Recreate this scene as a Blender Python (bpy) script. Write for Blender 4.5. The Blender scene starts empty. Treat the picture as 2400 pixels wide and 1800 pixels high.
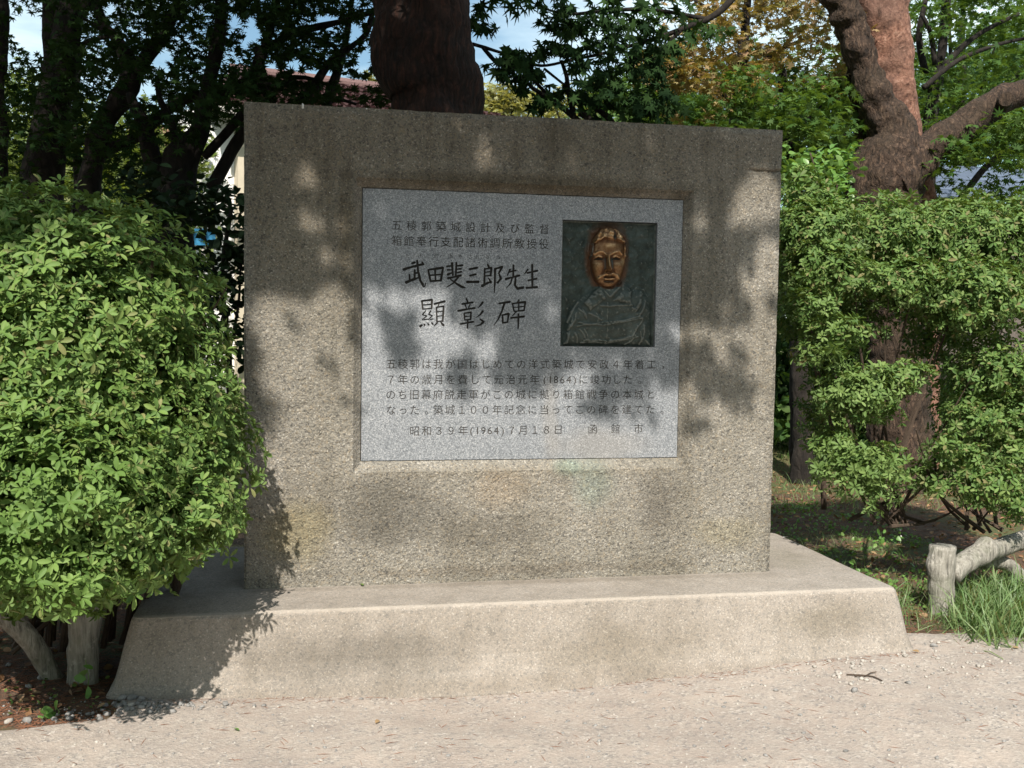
import bpy, math, random
import numpy as np
from mathutils import Vector, Matrix, noise as mnoise
from mathutils.geometry import delaunay_2d_cdt

RNG = np.random.default_rng(7)
random.seed(7)
scene = bpy.context.scene
COL = scene.collection

# ------------------------------------------------------------------ camera
CAM = np.array([0.2416, -4.8295, 1.55]); YAW, PIT, ROL = 0.1985, 0.0620, 0.0152
FPX = 2485.84                      # focal length in pixels of a 2400 px wide picture
F_ = np.array([math.sin(YAW)*math.cos(PIT), math.cos(YAW)*math.cos(PIT), -math.sin(PIT)])
R_ = np.array([math.cos(YAW), -math.sin(YAW), 0.0]); U_ = np.cross(R_, F_)
R2 = R_*math.cos(ROL)+U_*math.sin(ROL); U2 = -R_*math.sin(ROL)+U_*math.cos(ROL)
cam_d = bpy.data.cameras.new("camera"); cam = bpy.data.objects.new("camera", cam_d); COL.objects.link(cam)
cam_d.sensor_width = 36; cam_d.lens = FPX/2400*36; cam_d.clip_start = 0.05; cam_d.clip_end = 900
cam.matrix_world = Matrix(((R2[0], U2[0], -F_[0], CAM[0]), (R2[1], U2[1], -F_[1], CAM[1]), (R2[2], U2[2], -F_[2], CAM[2]), (0, 0, 0, 1)))
scene.camera = cam
FD = FPX/1.08499                   # the same for measurements taken on a 2212 px wide view of it

# ------------------------------------------------------------------ world, sun, exposure
SUN_AZ, SUN_EL = math.radians(15), math.radians(46)      # the sun stands behind the camera, to its left
SUN_D = np.array([math.sin(SUN_AZ)*math.cos(SUN_EL), math.cos(SUN_AZ)*math.cos(SUN_EL), -math.sin(SUN_EL)])  # light travels
world = bpy.data.worlds.new("World"); scene.world = world; world.use_nodes = True
wn, wl = world.node_tree.nodes, world.node_tree.links
wn.clear()
wo = wn.new('ShaderNodeOutputWorld'); wb = wn.new('ShaderNodeBackground'); sk = wn.new('ShaderNodeTexSky')
sk.sky_type = 'NISHITA'; sk.sun_disc = False; sk.sun_elevation = SUN_EL; sk.sun_rotation = math.radians(180+15)
sk.air_density = 1.0; sk.dust_density = 1.6; sk.ozone_density = .6
wtc = wn.new('ShaderNodeTexCoord'); wmp = wn.new('ShaderNodeMapping'); wmp.inputs['Scale'].default_value = (1.2, 1.2, 5.0)
wnz = wn.new('ShaderNodeTexNoise'); wnz.inputs['Scale'].default_value = 2.2; wnz.inputs['Detail'].default_value = 7; wnz.inputs['Roughness'].default_value = .55
wrp = wn.new('ShaderNodeMapRange'); wrp.inputs[1].default_value = .40; wrp.inputs[2].default_value = .68; wrp.inputs[4].default_value = .5
wmx = wn.new('ShaderNodeMix'); wmx.data_type = 'RGBA'; wmx.inputs[7].default_value = (15, 14.2, 14.0, 1)
wl.new(wtc.outputs['Generated'], wmp.inputs[0]); wl.new(wmp.outputs[0], wnz.inputs['Vector']); wl.new(wnz.outputs[0], wrp.inputs[0])
wl.new(wrp.outputs[0], wmx.inputs[0]); wtn = wn.new('ShaderNodeMix'); wtn.data_type = 'RGBA'; wtn.blend_type = 'MULTIPLY'; wtn.inputs[0].default_value = 1; wtn.inputs[7].default_value = (0.98, 1.14, 1.10, 1)
wl.new(sk.outputs[0], wmx.inputs[6]); wl.new(wmx.outputs[2], wtn.inputs[6]); wl.new(wtn.outputs[2], wb.inputs[0]); wl.new(wb.outputs[0], wo.inputs[0])
wb.inputs[1].default_value = 0.095
sun_d = bpy.data.lights.new("sun", 'SUN'); sun_d.energy = 5.0; sun_d.angle = math.radians(.53); sun_d.color = (1, .925, .82)
sun = bpy.data.objects.new("sun", sun_d); COL.objects.link(sun)
sun.rotation_euler = Vector(SUN_D).to_track_quat('-Z', 'Y').to_euler(); sun.location = (-6, -14, 15)
scene.view_settings.view_transform = 'Standard'; scene.view_settings.look = 'None'
scene.view_settings.exposure = 0.50; scene.view_settings.gamma = 1.0; scene.view_settings.use_curve_mapping = False
scene.render.engine = 'CYCLES'
scene.cycles.max_bounces = 6; scene.cycles.transparent_max_bounces = 6
scene.cycles.caustics_reflective = False; scene.cycles.caustics_refractive = False

# ------------------------------------------------------------------ measuring helpers
def ray(px, py):
    d = F_ + R2*(px-1106)/FD - U2*(py-829.5)/FD
    return d
def P(px, py, Y):                     # world point on the vertical plane y=Y seen at (px,py)
    d = ray(px, py); t = (Y-CAM[1])/d[1]
    return CAM+d*t
def G(px, py, z=0.0):
    d = ray(px, py); t = (z-CAM[2])/d[2]
    return CAM+d*t
def mpp(Y, px=1106):                  # metres per pixel near plane Y
    return (Y-CAM[1])/ray(px, 830)[1]/FD
def project(Q):
    Q = np.asarray(Q, float)-CAM; w = Q@F_; w = np.where(np.abs(w) < 1e-6, 1e-6, w)
    return 1106+FD*(Q@R2)/w, 829.5-FD*(Q@U2)/w, w

# ------------------------------------------------------------------ object helpers
def empty(name, loc, label=None, cat=None, group=None, kind=None):
    o = bpy.data.objects.new(name, None); COL.objects.link(o); o.location = Vector(loc); o.empty_display_size = .1
    tag(o, label, cat, group, kind); return o
def tag(o, label=None, cat=None, group=None, kind=None):
    if label: o['label'] = label
    if cat: o['category'] = cat
    if group: o['group'] = group
    if kind: o['kind'] = kind
    return o
def wloc(o):
    v = Vector(o.location)
    while o.parent: o = o.parent; v += Vector(o.location)
    return v
def link(name, me, mat, parent=None, base=None, smooth=False):
    """link a mesh given in world coordinates; its origin goes to base (or the parent's)"""
    o = bpy.data.objects.new(name, me); COL.objects.link(o); me.name = name
    pw = wloc(parent) if parent else Vector((0, 0, 0))
    b = Vector(base) if base is not None else pw
    me.transform(Matrix.Translation(-b))
    if parent: o.parent = parent
    o.location = b-pw
    if mat: me.materials.append(mat)
    if smooth: me.polygons.foreach_set('use_smooth', np.ones(len(me.polygons), bool)); me.update()
    return o
def mesh(V, Fs, name='m'):
    me = bpy.data.meshes.new(name)
    me.from_pydata([tuple(v) for v in V], [], [tuple(f) for f in Fs]); me.update(); return me
def npmesh(V, T, name='m'):
    """fast mesh from vertex array and (n,k) face array, k constant"""
    V = np.asarray(V, np.float32); T = np.asarray(T, np.int32); k = T.shape[1]
    me = bpy.data.meshes.new(name)
    me.vertices.add(len(V)); me.vertices.foreach_set('co', V.ravel())
    me.loops.add(T.size); me.loops.foreach_set('vertex_index', T.ravel())
    me.polygons.add(len(T)); me.polygons.foreach_set('loop_start', np.arange(0, T.size, k, dtype=np.int32))
    me.update(calc_edges=True); return me
def frames(N, spin=None):
    N = N/np.linalg.norm(N, axis=1, keepdims=True)
    a = np.where(np.abs(N[:, 2:3]) > .9, [[1., 0, 0]], [[0, 0, 1.]])
    X = np.cross(a, N); X /= np.linalg.norm(X, axis=1, keepdims=True); Y = np.cross(N, X)
    if spin is None: spin = RNG.uniform(0, 2*math.pi, len(N))
    c, s = np.cos(spin)[:, None], np.sin(spin)[:, None]
    return np.stack([X*c+Y*s, -X*s+Y*c, N], axis=2)      # columns x,y,z
def scatter(tmpl, pos, R, scl):
    V, T = tmpl; n = len(pos)
    W = np.einsum('nij,vj->nvi', R, V)*np.asarray(scl).reshape(n, 1, 1)+np.asarray(pos)[:, None, :]
    TT = (T[None]+(np.arange(n)*len(V))[:, None, None]).reshape(-1, T.shape[1])
    return W.reshape(-1, 3), TT
def nz(p, s=1.0, o=3):                # scalar noise
    return mnoise.fractal(Vector(p)*s, 1.0, 2.0, o)
def vnz(A, s=1.0, o=2):
    return np.array([mnoise.fractal(Vector(a)*s, 1.0, 2.0, o) for a in A])

def tube(path, rad, seg=14, step=.05, jit=.0, js=6.0, cap=True, squash=None, knots=(), groove=0.0):
    """smooth tube through path points (world) with radii; returns V,F(list)"""
    path = [np.asarray(p, float) for p in path]; n = len(path)
    pts, rr = [], []
    for i in range(n-1):
        p0 = path[max(i-1, 0)]; p1 = path[i]; p2 = path[i+1]; p3 = path[min(i+2, n-1)]
        k = max(2, int(np.linalg.norm(p2-p1)/step))
        for j in range(k):
            t = j/k
            pts.append(.5*((2*p1)+(-p0+p2)*t+(2*p0-5*p1+4*p2-p3)*t*t+(-p0+3*p1-3*p2+p3)*t**3)); rr.append(rad[i]*(1-t)+rad[i+1]*t)
    pts.append(path[-1]); rr.append(rad[-1])
    V, Fc = [], []; up = None
    for i, (p, r) in enumerate(zip(pts, rr)):
        d = pts[min(i+1, len(pts)-1)]-pts[max(i-1, 0)]; d = d/(np.linalg.norm(d)+1e-9)
        if up is None:
            up = np.array([0, -1., 0]) if abs(d[1]) < .8 else np.array([0, 0, 1.])
        x = np.cross(d, up); x /= np.linalg.norm(x); up = np.cross(x, d)
        for k in range(seg):
            a = 2*math.pi*k/seg; u = x*math.cos(a)+up*math.sin(a); q = p+u*r
            e = 0
            if jit: e += jit*mnoise.fractal(Vector(q)*js, .9, 2.1, 4)
            if groove: e += groove*(mnoise.noise(Vector((a*7/math.pi*1.0 if False else math.cos(a)*9, math.sin(a)*9, i*step*3)))) 
            for (kp, kr, kh) in knots:
                dd = np.linalg.norm(q-np.asarray(kp)); e += kh*math.exp(-(dd/kr)**2)
            V.append(q+u*e)
    m = len(pts)
    for i in range(m-1):
        for k in range(seg):
            a = i*seg+k; b = i*seg+(k+1) % seg
            Fc.append((a, b, b+seg, a+seg))
    if cap:
        V.append(pts[0]); c0 = len(V)-1; V.append(pts[-1]); c1 = len(V)-1
        for k in range(seg):
            Fc.append((c0, (k+1) % seg, k)); Fc.append((c1, (m-1)*seg+k, (m-1)*seg+(k+1) % seg))
    return V, Fc
def ptube(pp, Y, seg=12, **kw):
    """tube from (px,py,radius px[,Y]) tuples"""
    path, rad = [], []
    for q in pp:
        y = q[3] if len(q) > 3 else Y
        path.append(P(q[0], q[1], y)); rad.append(q[2]*mpp(y, q[0]))
    return tube(path, rad, seg, **kw)
def merge(*parts):
    V, Fc = [], []
    for v, f in parts:
        o = len(V); V += list(v); Fc += [tuple(i+o for i in t) for t in f]
    return V, Fc

# ------------------------------------------------------------------ material helpers
class M:
    def __init__(s, name, rough=.8, metal=0.0):
        s.m = bpy.data.materials.new(name); s.m.use_nodes = True; s.nt = s.m.node_tree; s.n = s.nt.nodes
        s.b = s.n['Principled BSDF']; s.out = s.n['Material Output']
        s.b.inputs['Roughness'].default_value = rough; s.b.inputs['Metallic'].default_value = metal
        s._pos = None
    def new(s, t, **kw):
        nd = s.n.new(t)
        for k, v in kw.items(): setattr(nd, k, v)
        return nd
    def lk(s, a, b): s.nt.links.new(a, b)
    def set(s, inp, v):
        if isinstance(v, (int, float)): inp.default_value = v
        elif isinstance(v, tuple): inp.default_value = v if len(v) != 3 or inp.type == 'VECTOR' else (*v, 1)
        else: s.lk(v, inp)
    def pos(s):
        if s._pos is None: s._pos = s.new('ShaderNodeNewGeometry').outputs['Position']
        return s._pos
    def scaled(s, vec, sc):
        n = s.new('ShaderNodeMapping'); s.lk(vec, n.inputs[0]); n.inputs['Scale'].default_value = sc; return n.outputs[0]
    def noise(s, sc, det=4, rough=.5, vec=None, col=False):
        n = s.new('ShaderNodeTexNoise'); s.lk(vec or s.pos(), n.inputs['Vector'])
        n.inputs['Scale'].default_value = sc; n.inputs['Detail'].default_value = det; n.inputs['Roughness'].default_value = rough
        return n.outputs[1 if col else 0]
    def voro(s, sc, out='Distance', vec=None, rnd=1.0, feat='F1'):
        n = s.new('ShaderNodeTexVoronoi'); s.lk(vec or s.pos(), n.inputs['Vector']); n.feature = feat
        n.inputs['Scale'].default_value = sc; n.inputs['Randomness'].default_value = rnd; return n.outputs[out]
    def rng(s, v, a, b, c=0., d=1., smooth=False):
        n = s.new('ShaderNodeMapRange'); s.lk(v, n.inputs[0])
        if smooth: n.interpolation_type = 'SMOOTHSTEP'
        for i, x in enumerate((a, b, c, d)): n.inputs[i+1].default_value = x
        return n.outputs[0]
    def mix(s, f, a, b, mode='MIX'):
        n = s.new('ShaderNodeMix'); n.data_type = 'RGBA'; n.blend_type = mode
        s.set(n.inputs[0], f); s.set(n.inputs[6], a); s.set(n.inputs[7], b); return n.outputs[2]
    def math(s, op, a, b=0.0, clamp=False):
        n = s.new('ShaderNodeMath', operation=op); n.use_clamp = clamp; s.set(n.inputs[0], a); s.set(n.inputs[1], b); return n.outputs[0]
    def ramp(s, v, stops, interp='LINEAR'):
        n = s.new('ShaderNodeValToRGB'); s.lk(v, n.inputs[0]); cr = n.color_ramp; cr.interpolation = interp
        while len(cr.elements) < len(stops): cr.elements.new(.5)
        for e, (p, c) in zip(cr.elements, stops): e.position = p; e.color = (*c, 1)
        return n.outputs[0]
    def blob(s, c, r, warp=.06, wsc=5., soft=(.25, 1.2)):
        """soft patch centred at c with radii r, ragged by noise"""
        wn_ = s.noise(wsc, 4, .6, col=True)
        a = s.new('ShaderNodeVectorMath', operation='SUBTRACT'); s.lk(wn_, a.inputs[0]); a.inputs[1].default_value = (.5, .5, .5)
        b = s.new('ShaderNodeVectorMath', operation='SCALE'); s.lk(a.outputs[0], b.inputs[0]); b.inputs['Scale'].default_value = warp*2
        d = s.new('ShaderNodeVectorMath', operation='ADD'); s.lk(b.outputs[0], d.inputs[0]); s.lk(s.pos(), d.inputs[1])
        e = s.new('ShaderNodeVectorMath', operation='SUBTRACT'); s.lk(d.outputs[0], e.inputs[0]); e.inputs[1].default_value = c
        f = s.new('ShaderNodeVectorMath', operation='DIVIDE'); s.lk(e.outputs[0], f.inputs[0]); f.inputs[1].default_value = r
        g = s.new('ShaderNodeVectorMath', operation='LENGTH'); s.lk(f.outputs[0], g.inputs[0])
        return s.rng(g.outputs['Value'], soft[0], soft[1], 1, 0, True)
    def bump(s, h, st=.5, dist=.01, prev=None):
        n = s.new('ShaderNodeBump'); n.inputs['Strength'].default_value = st; n.inputs['Distance'].default_value = dist
        s.lk(h, n.inputs['Height'])
        if prev is not None: s.lk(prev, n.inputs['Normal'])
        return n.outputs[0]
    def done(s, col=None, nrm=None, rough=None):
        if col is not None: s.set(s.b.inputs['Base Color'], col)
        if nrm is not None: s.lk(nrm, s.b.inputs['Normal'])
        if rough is not None: s.set(s.b.inputs['Roughness'], rough)
        return s.m

def flat(name, c, rough=.8, metal=0., var=.25, sc=30):
    m = M(name, rough, metal); n = m.noise(sc, 4, .6)
    c2 = tuple(x*(1-var) for x in c); c3 = tuple(min(1, x*(1+var)) for x in c)
    return m.done(m.mix(m.rng(n, .3, .7), c2, c3), m.bump(n, .3, .004))

def aggregate(name, base, dark, light, warm, finesc, stain_shade, bumpd=.004, mott=.5, wearz=None):
    m = M(name, .92)
    wv = m.pos()
    cell = m.voro(finesc, 'Color', wv); cell2 = m.voro(finesc*.46, 'Color', wv)
    sx = m.new('ShaderNodeSeparateColor'); m.lk(cell, sx.inputs[0])
    sy = m.new('ShaderNodeSeparateColor'); m.lk(cell2, sy.inputs[0])
    grit = m.ramp(sx.outputs[0], [(0, dark), (.22, tuple((a+b)/2 for a, b in zip(dark, base))), (.42, base), (.72, base), (.9, warm), (1, light)])
    g2 = m.ramp(sy.outputs[1], [(0, dark), (.1, base), (.86, base), (.95, warm), (1, light)], 'CONSTANT')
    col = m.mix(.35, grit, g2)
    f = m.noise(260, 3, .7); col = m.mix(m.rng(f, .3, .7, 0, .45), col, m.mix(1.0, col, (.62, .6, .56), 'MULTIPLY'))
    mo = m.noise(1.7, 6, .62); col = m.mix(m.rng(mo, .4, .66, 0, mott), col, m.mix(1.0, col, (.6, .58, .52), 'MULTIPLY'))
    mo2 = m.noise(9, 5, .65); col = m.mix(m.rng(mo2, .42, .7, 0, .4), col, m.mix(1.0, col, (.72, .71, .68), 'MULTIPLY'))
    stv = m.noise(1, 4, .6, m.scaled(m.pos(), (9, 9, .8))); spz = m.new('ShaderNodeSeparateXYZ'); m.lk(m.pos(), spz.inputs[0])
    hz = m.rng(spz.outputs[2], .35, 2.4, .25, .8); col = m.mix(m.math('MULTIPLY', m.rng(stv, .48, .68), hz), col, m.mix(1.0, col, (.62, .60, .56), 'MULTIPLY'))
    for (c, r, tint, amt, wp) in stain_shade:
        k = m.blob(c, r, wp); col = m.mix(m.math('MULTIPLY', k, amt), col, m.mix(1.0, col, tint, 'MULTIPLY'))
    if wearz: # worn edge: paler fresh mortar along the upper front edge
        sp = m.new('ShaderNodeSeparateXYZ'); m.lk(m.pos(), sp.inputs[0])
        dz = m.math('ABSOLUTE', m.math('SUBTRACT', m.math('ADD', sp.outputs[2], m.math('MULTIPLY', m.noise(14, 4), .012)), wearz[0]+.006))
        dy = m.math('ABSOLUTE', m.math('SUBTRACT', sp.outputs[1], wearz[1]))
        k = m.math('MULTIPLY', m.rng(dz, .003, .012, 1, 0), m.rng(dy, .012, .03, 1, 0))
        col = m.mix(m.math('MULTIPLY', k, .55), col, wearz[2])
    h = m.voro(finesc*.5, 'Distance', wv); h2 = m.noise(62, 5, .7); h3 = m.noise(22, 4, .6)
    n1 = m.bump(h3, .6, bumpd*2); n2 = m.bump(h2, 1, bumpd*1.5, n1); n3 = m.bump(h, .6, bumpd*.6, n2)
    return m.done(col, n3)

def leafmat(name, cols, back=None, rough=.45, trans=.3, obj=False, spots=None, spec=.5):
    m = M(name, rough)
    if obj: r = m.new('ShaderNodeObjectInfo').outputs['Random']
    else: r = m.new('ShaderNodeNewGeometry').outputs['Random Per Island']
    n = len(cols); col = m.ramp(r, [(i/max(1, n-1), c) for i, c in enumerate(cols)])
    nn = m.noise(3.0, 2); col = m.mix(m.rng(nn, .35, .65, 0, .5), col, m.mix(1., col, (.75, .8, .6), 'MULTIPLY'))
    geo = m.new('ShaderNodeNewGeometry')
    col = m.mix(m.math('MULTIPLY', geo.outputs['Backfacing'], .6), col, back or tuple(min(1, c*1.5+.02) for c in cols[0]))
    m.b.inputs['Specular IOR Level'].default_value = spec
    m.done(col)
    tr = m.new('ShaderNodeBsdfTranslucent'); ms = m.new('ShaderNodeMixShader'); ms.inputs[0].default_value = trans
    m.lk(m.mix(1., col, (1.6, 1.5, .5), 'MULTIPLY'), tr.inputs[0]); m.lk(m.b.outputs[0], ms.inputs[1]); m.lk(tr.outputs[0], ms.inputs[2]); m.lk(ms.outputs[0], m.out.inputs[0])
    return m.m

def barkmat(name, c1, c2, c3, vs=(14, 14, 3.2), patch=None, d=.012, crack=.45):
    m = M(name, .95)
    wp = m.new('ShaderNodeVectorMath', operation='ADD'); sc_ = m.new('ShaderNodeVectorMath', operation='SCALE'); m.lk(m.noise(5, 3, .6, None, True), sc_.inputs[0]); sc_.inputs['Scale'].default_value = .10
    m.lk(m.pos(), wp.inputs[0]); m.lk(sc_.outputs[0], wp.inputs[1])
    v = m.scaled(wp.outputs[0], vs); w = m.noise(2.2, 5, .6, v); cr = m.voro(1.1, 'Distance', v, 1.0, 'DISTANCE_TO_EDGE'); crk = m.rng(cr, .0, .16)
    col = m.ramp(w, [(.3, c1), (.52, c2), (.72, c3)])
    col = m.mix(m.rng(m.noise(2.5, 4), .42, .62, 0, .6), col, patch or m.mix(1., col, (.6, .6, .6), 'MULTIPLY'))
    col = m.mix(m.rng(m.noise(60, 4, .7), .4, .65, 0, .5), col, m.mix(1., col, (.45, .42, .4), 'MULTIPLY'))
    col = m.mix(m.rng(crk, .0, .7, crack, 0), col, m.mix(1., col, (.25, .22, .2), 'MULTIPLY'))
    n1 = m.bump(w, .9, d); n2 = m.bump(crk, .7*crack, d*1.3, n1); n3 = m.bump(m.noise(60, 4), .5, d*.3, n2)
    return m.done(col, n3)

# ------------------------------------------------------------------ leaf templates
def azalea_leaf(L=1., w=.20, fold=.09, droop=.15):
    V, T = [], []
    xs = [0, .28, .58, .84, 1.]; ws = [0, w*.72, w, w*.74, 0]
    z = lambda x: -droop*x*x
    mid = [(x*L, 0, z(x)) for x in xs]
    lf = [(x*L, ww, z(x)+fold*ww/w) for x, ww in zip(xs[1:4], ws[1:4])]
    rt = [(x*L, -ww, z(x)+fold*ww/w) for x, ww in zip(xs[1:4], ws[1:4])]
    V = mid+lf+rt
    T = [(0, 1, 5), (1, 6, 5), (1, 2, 6), (2, 7, 6), (2, 3, 7), (3, 4, 7), (0, 8, 1), (1, 8, 9), (1, 9, 2), (2, 9, 10), (2, 10, 3), (3, 10, 4)]
    return np.array(V, float), np.array(T)
def whorl(seed, n=6, r=.045):
    rg = np.random.default_rng(seed); L0, T0 = azalea_leaf(); V, T = [], []
    for k in range(n):
        a = 2*math.pi*(k+rg.uniform(-.25, .25))/n; e = rg.uniform(.05, .75); s = r*rg.uniform(.65, 1.15)
        Ry = np.array([[math.cos(e), 0, -math.sin(e)], [0, 1, 0], [math.sin(e), 0, math.cos(e)]])
        tw = rg.uniform(-.4, .4); Rx = np.array([[1, 0, 0], [0, math.cos(tw), -math.sin(tw)], [0, math.sin(tw), math.cos(tw)]])
        Rz = np.array([[math.cos(a), -math.sin(a), 0], [math.sin(a), math.cos(a), 0], [0, 0, 1]])
        v = (Rz@Ry@Rx@(L0*s+np.array([.1*s, 0, 0])).T).T; v[:, 2] += rg.uniform(-.006, .006)
        T.append(T0+len(V)*len(L0)); V.append(v)
    return np.concatenate(V), np.concatenate(T)
def maple_leaf():
    V = [(0, 0, 0)]; lobes = [(-128, .55), (-82, .8), (-40, .97), (0, 1.08), (40, .97), (82, .8), (128, .55)]
    V.append((-.12, 0, 0))
    out = []
    for i, (a, r) in enumerate(lobes):
        a = math.radians(a); out.append((r*math.cos(a), r*math.sin(a), -.16*r))
        if i < 6:
            b = math.radians((lobes[i][0]+lobes[i+1][0])/2); out.append((.36*math.cos(b), .36*math.sin(b), .03))
    V += out; n = len(V); T = [(0, i, i+1) for i in range(2, n-1)]+[(0, 1, 2), (0, n-1, 1)]
    return np.array(V, float), np.array(T)
MAPLE = maple_leaf()
OVAL = azalea_leaf(1., .3, .06, .15)
WH = [whorl(i, 5+i % 3) for i in range(6)]
def needle_tuft():
    V, T = [], []
    rg = np.random.default_rng(3)
    for k in range(14):
        a = rg.uniform(0, 6.28); e = rg.uniform(.2, 1.3); d = np.array([math.cos(a)*math.cos(e), math.sin(a)*math.cos(e), math.sin(e)])
        s = np.cross(d, [0, 0, 1.]); s = s/np.linalg.norm(s)*.02; b = len(V)
        V += [s, -s, d]; T.append((b, b+1, b+2))
    return np.array(V), np.array(T)
NEEDLE = needle_tuft()

# ------------------------------------------------------------------ materials
W_, H0, H1 = 2.5317, .3177, 2.4767
PX0, PX1, PZ0, PZ1 = .5183, 2.0479, .884, 2.1287
def sp(px, py): q = P(px, py, 0); return (q[0], 0, q[2])
slab_stain_shade = [((1.2, 0, 2.42), (2.2, .6, .42), (.60, .56, .50), .85, .12),
           ((.25, 0, 2.0), (.35, .6, .55), (.72, .66, .56), .6, .1),
           (sp(640, 1150), (.2, .3, .16), (1.0, .92, .60), .6, .08),
           (sp(1570, 1150), (.2, .3, .10), (1.0, .95, .70), .4, .06),
           (sp(1280, 1035), (.13, .3, .16), (.72, .88, .86), .7, .05),
           (sp(1225, 1010), (.08, .3, .05), (.70, .98, .92), .6, .03),
           (sp(1090, 1055), (.17, .3, .10), (1.06, .92, .78), .5, .08),
           (sp(850, 1110), (.32, .3, .22), (.56, .56, .55), .9, .06), (sp(1060, 1150), (.3, .3, .14), (.66, .65, .63), .8, .08), (sp(745, 480), (.05, .3, .35), (.55, .52, .46), .8, .03), (sp(560, 420), (.10, .3, .5), (.7, .68, .64), .6, .08), (sp(1530, 640), (.10, .3, .5), (.72, .72, .7), .6, .1), (sp(1200, 300), (.10, .3, .2), (.7, .68, .64), .7, .08),
           (sp(1420, 1090), (.12, .3, .2), (.62, .61, .6), .85, .06), (sp(1120, 1230), (1.0, .3, .03), (.7, .66, .62), .6, .03),
           ((1.28, 0, 2.175), (1.0, .3, .05), (.5, .45, .36), .8, .02), ((.47, 0, 1.75), (.05, .3, .5), (.62, .6, .55), .6, .03), ((1.28, 0, .83), (.9, .3, .035), (.85, .8, .72), .4, .02)]  # recess top and left: reveal shade painted as dark lines, partly brown stain
M_slab = aggregate('rough_aggregate_concrete', (.322, .305, .272), (.095, .094, .092), (.70, .68, .64), (.38, .32, .24), 190, slab_stain_shade, .007, .6)
pl_st = [((1.3, -.48, .0), (2.2, .2, .05), (.72, .69, .65), .6, .05), ((1.3, -.04, H0), (1.6, .05, .05), (.68, .66, .62), .6, .03), (tuple(P(760, 1420, -.43)), (.55, .5, .14), (.62, .62, .61), .85, .10), (tuple(P(1350, 1400, -.43)), (.5, .5, .12), (.72, .70, .65), .75, .1),
         (tuple(P(1800, 1340, -.43)), (.35, .5, .10), (.70, .69, .64), .75, .08), (tuple(P(1690, 1180, .3)), (.25, .4, .1), (.72, .74, .66), .6, .06)]
M_plinth = aggregate('worn_plinth_concrete', (.36, .325, .293), (.21, .20, .19), (.58, .54, .50), (.40, .345, .295), 200, pl_st, .0022, .35, (H0, -.385, (.52, .46, .40)))
def granite():
    m = M('grey_granite', .55); c = m.voro(240, 'Color'); s = m.new('ShaderNodeSeparateColor'); m.lk(c, s.inputs[0])
    col = m.ramp(s.outputs[0], [(0, (.085, .095, .108)), (.35, (.175, .188, .205)), (.7, (.25, .265, .285)), (1, (.44, .45, .465))])
    col = m.mix(m.rng(m.noise(120, 3), .35, .65, 0, .5), col, (.26, .28, .31))
    col = m.mix(m.rng(m.noise(3, 5, .6), .4, .7, 0, .4), col, m.mix(1., col, (.78, .80, .82), 'MULTIPLY'))
    q = P(1190, 900, .03); k = m.blob((q[0], .03, q[2]), (.05, .3, .3), .06); col = m.mix(m.math('MULTIPLY', k, .22), col, (.27, .23, .18))
    q = P(1290, 970, .03); k = m.blob((q[0], .03, q[2]), (.3, .3, .10), .08); col = m.mix(m.math('MULTIPLY', k, .25), col, (.29, .25, .20))
    return m.done(col, m.bump(m.noise(200, 3), .35, .0015))
M_gran = granite()
M_ink = flat('dark_paint_in_carving', (.018, .016, .014), .9)
M_ink2 = flat('worn_paint_in_lettering', (.055, .05, .045), .9, 0, .7, 55)
def cutmat():
    m = M('cut_granite_edge', .8); return m.done(m.mix(m.rng(m.noise(90, 3), .4, .6), (.10, .10, .10), (.05, .047, .043)))
M_cut = cutmat()
def bronze(name):
    m = M(name, .45, .85)
    at = m.new('ShaderNodeAttribute'); at.attribute_name = 'polish_and_light'; pol = at.outputs['Fac']  # real polish of the head plus painted highlights and shade
    h = m.new('ShaderNodeAttribute'); h.attribute_name = 'raised'; hi = h.outputs['Fac']
    n = m.noise(90, 5, .65); n2 = m.noise(22, 4, .6)
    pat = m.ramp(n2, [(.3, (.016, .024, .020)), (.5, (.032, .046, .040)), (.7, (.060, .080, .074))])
    pat = m.mix(m.rng(hi, .12, .9), pat, (.135, .145, .13))  # pale highlights painted on the coat ridges; torso patina is paler too
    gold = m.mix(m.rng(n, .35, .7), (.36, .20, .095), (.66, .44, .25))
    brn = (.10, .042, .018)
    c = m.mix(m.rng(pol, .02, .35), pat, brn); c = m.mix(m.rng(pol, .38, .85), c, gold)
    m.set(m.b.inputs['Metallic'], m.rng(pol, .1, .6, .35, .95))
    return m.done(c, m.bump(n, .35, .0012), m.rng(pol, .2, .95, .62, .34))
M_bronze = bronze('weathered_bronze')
M_logcon = None
def logcon():
    m = M('grooved_imitation_log_concrete', .9)
    v = m.scaled(m.pos(), (38, 38, 5)); w = m.noise(1.6, 5, .6, v)
    col = m.ramp(w, [(.3, (.10, .095, .085)), (.46, (.27, .255, .225)), (.7, (.42, .40, .36))])
    col = m.mix(m.rng(m.noise(6, 5, .65), .45, .65, 0, .6), col, (.16, .17, .12)); col = m.mix(m.rng(m.noise(34, 4, .6), .58, .7, 0, .7), col, (.50, .48, .43))
    return m.done(col, m.bump(m.noise(90, 4), .5, .003, m.bump(w, 1, .018)))
M_logcon = logcon()
M_pine = barkmat('reddish_pine_bark', (.010, .006, .005), (.034, .015, .010), (.085, .032, .020), (18, 18, 3.5), None, .016, .5)
M_pink = barkmat('flaking_pink_pine_bark', (.10, .045, .034), (.29, .145, .10), (.43, .26, .195), (16, 16, 11), (.13, .08, .065), .014, .1)
M_rough = barkmat('rugged_brown_bark', (.012, .008, .006), (.062, .038, .026), (.19, .125, .085), (20, 20, 5), (.05, .035, .022), .035, .42)
M_maplebark = barkmat('dark_maple_bark', (.008, .006, .005), (.020, .015, .012), (.035, .028, .022), (12, 12, 4))
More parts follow.
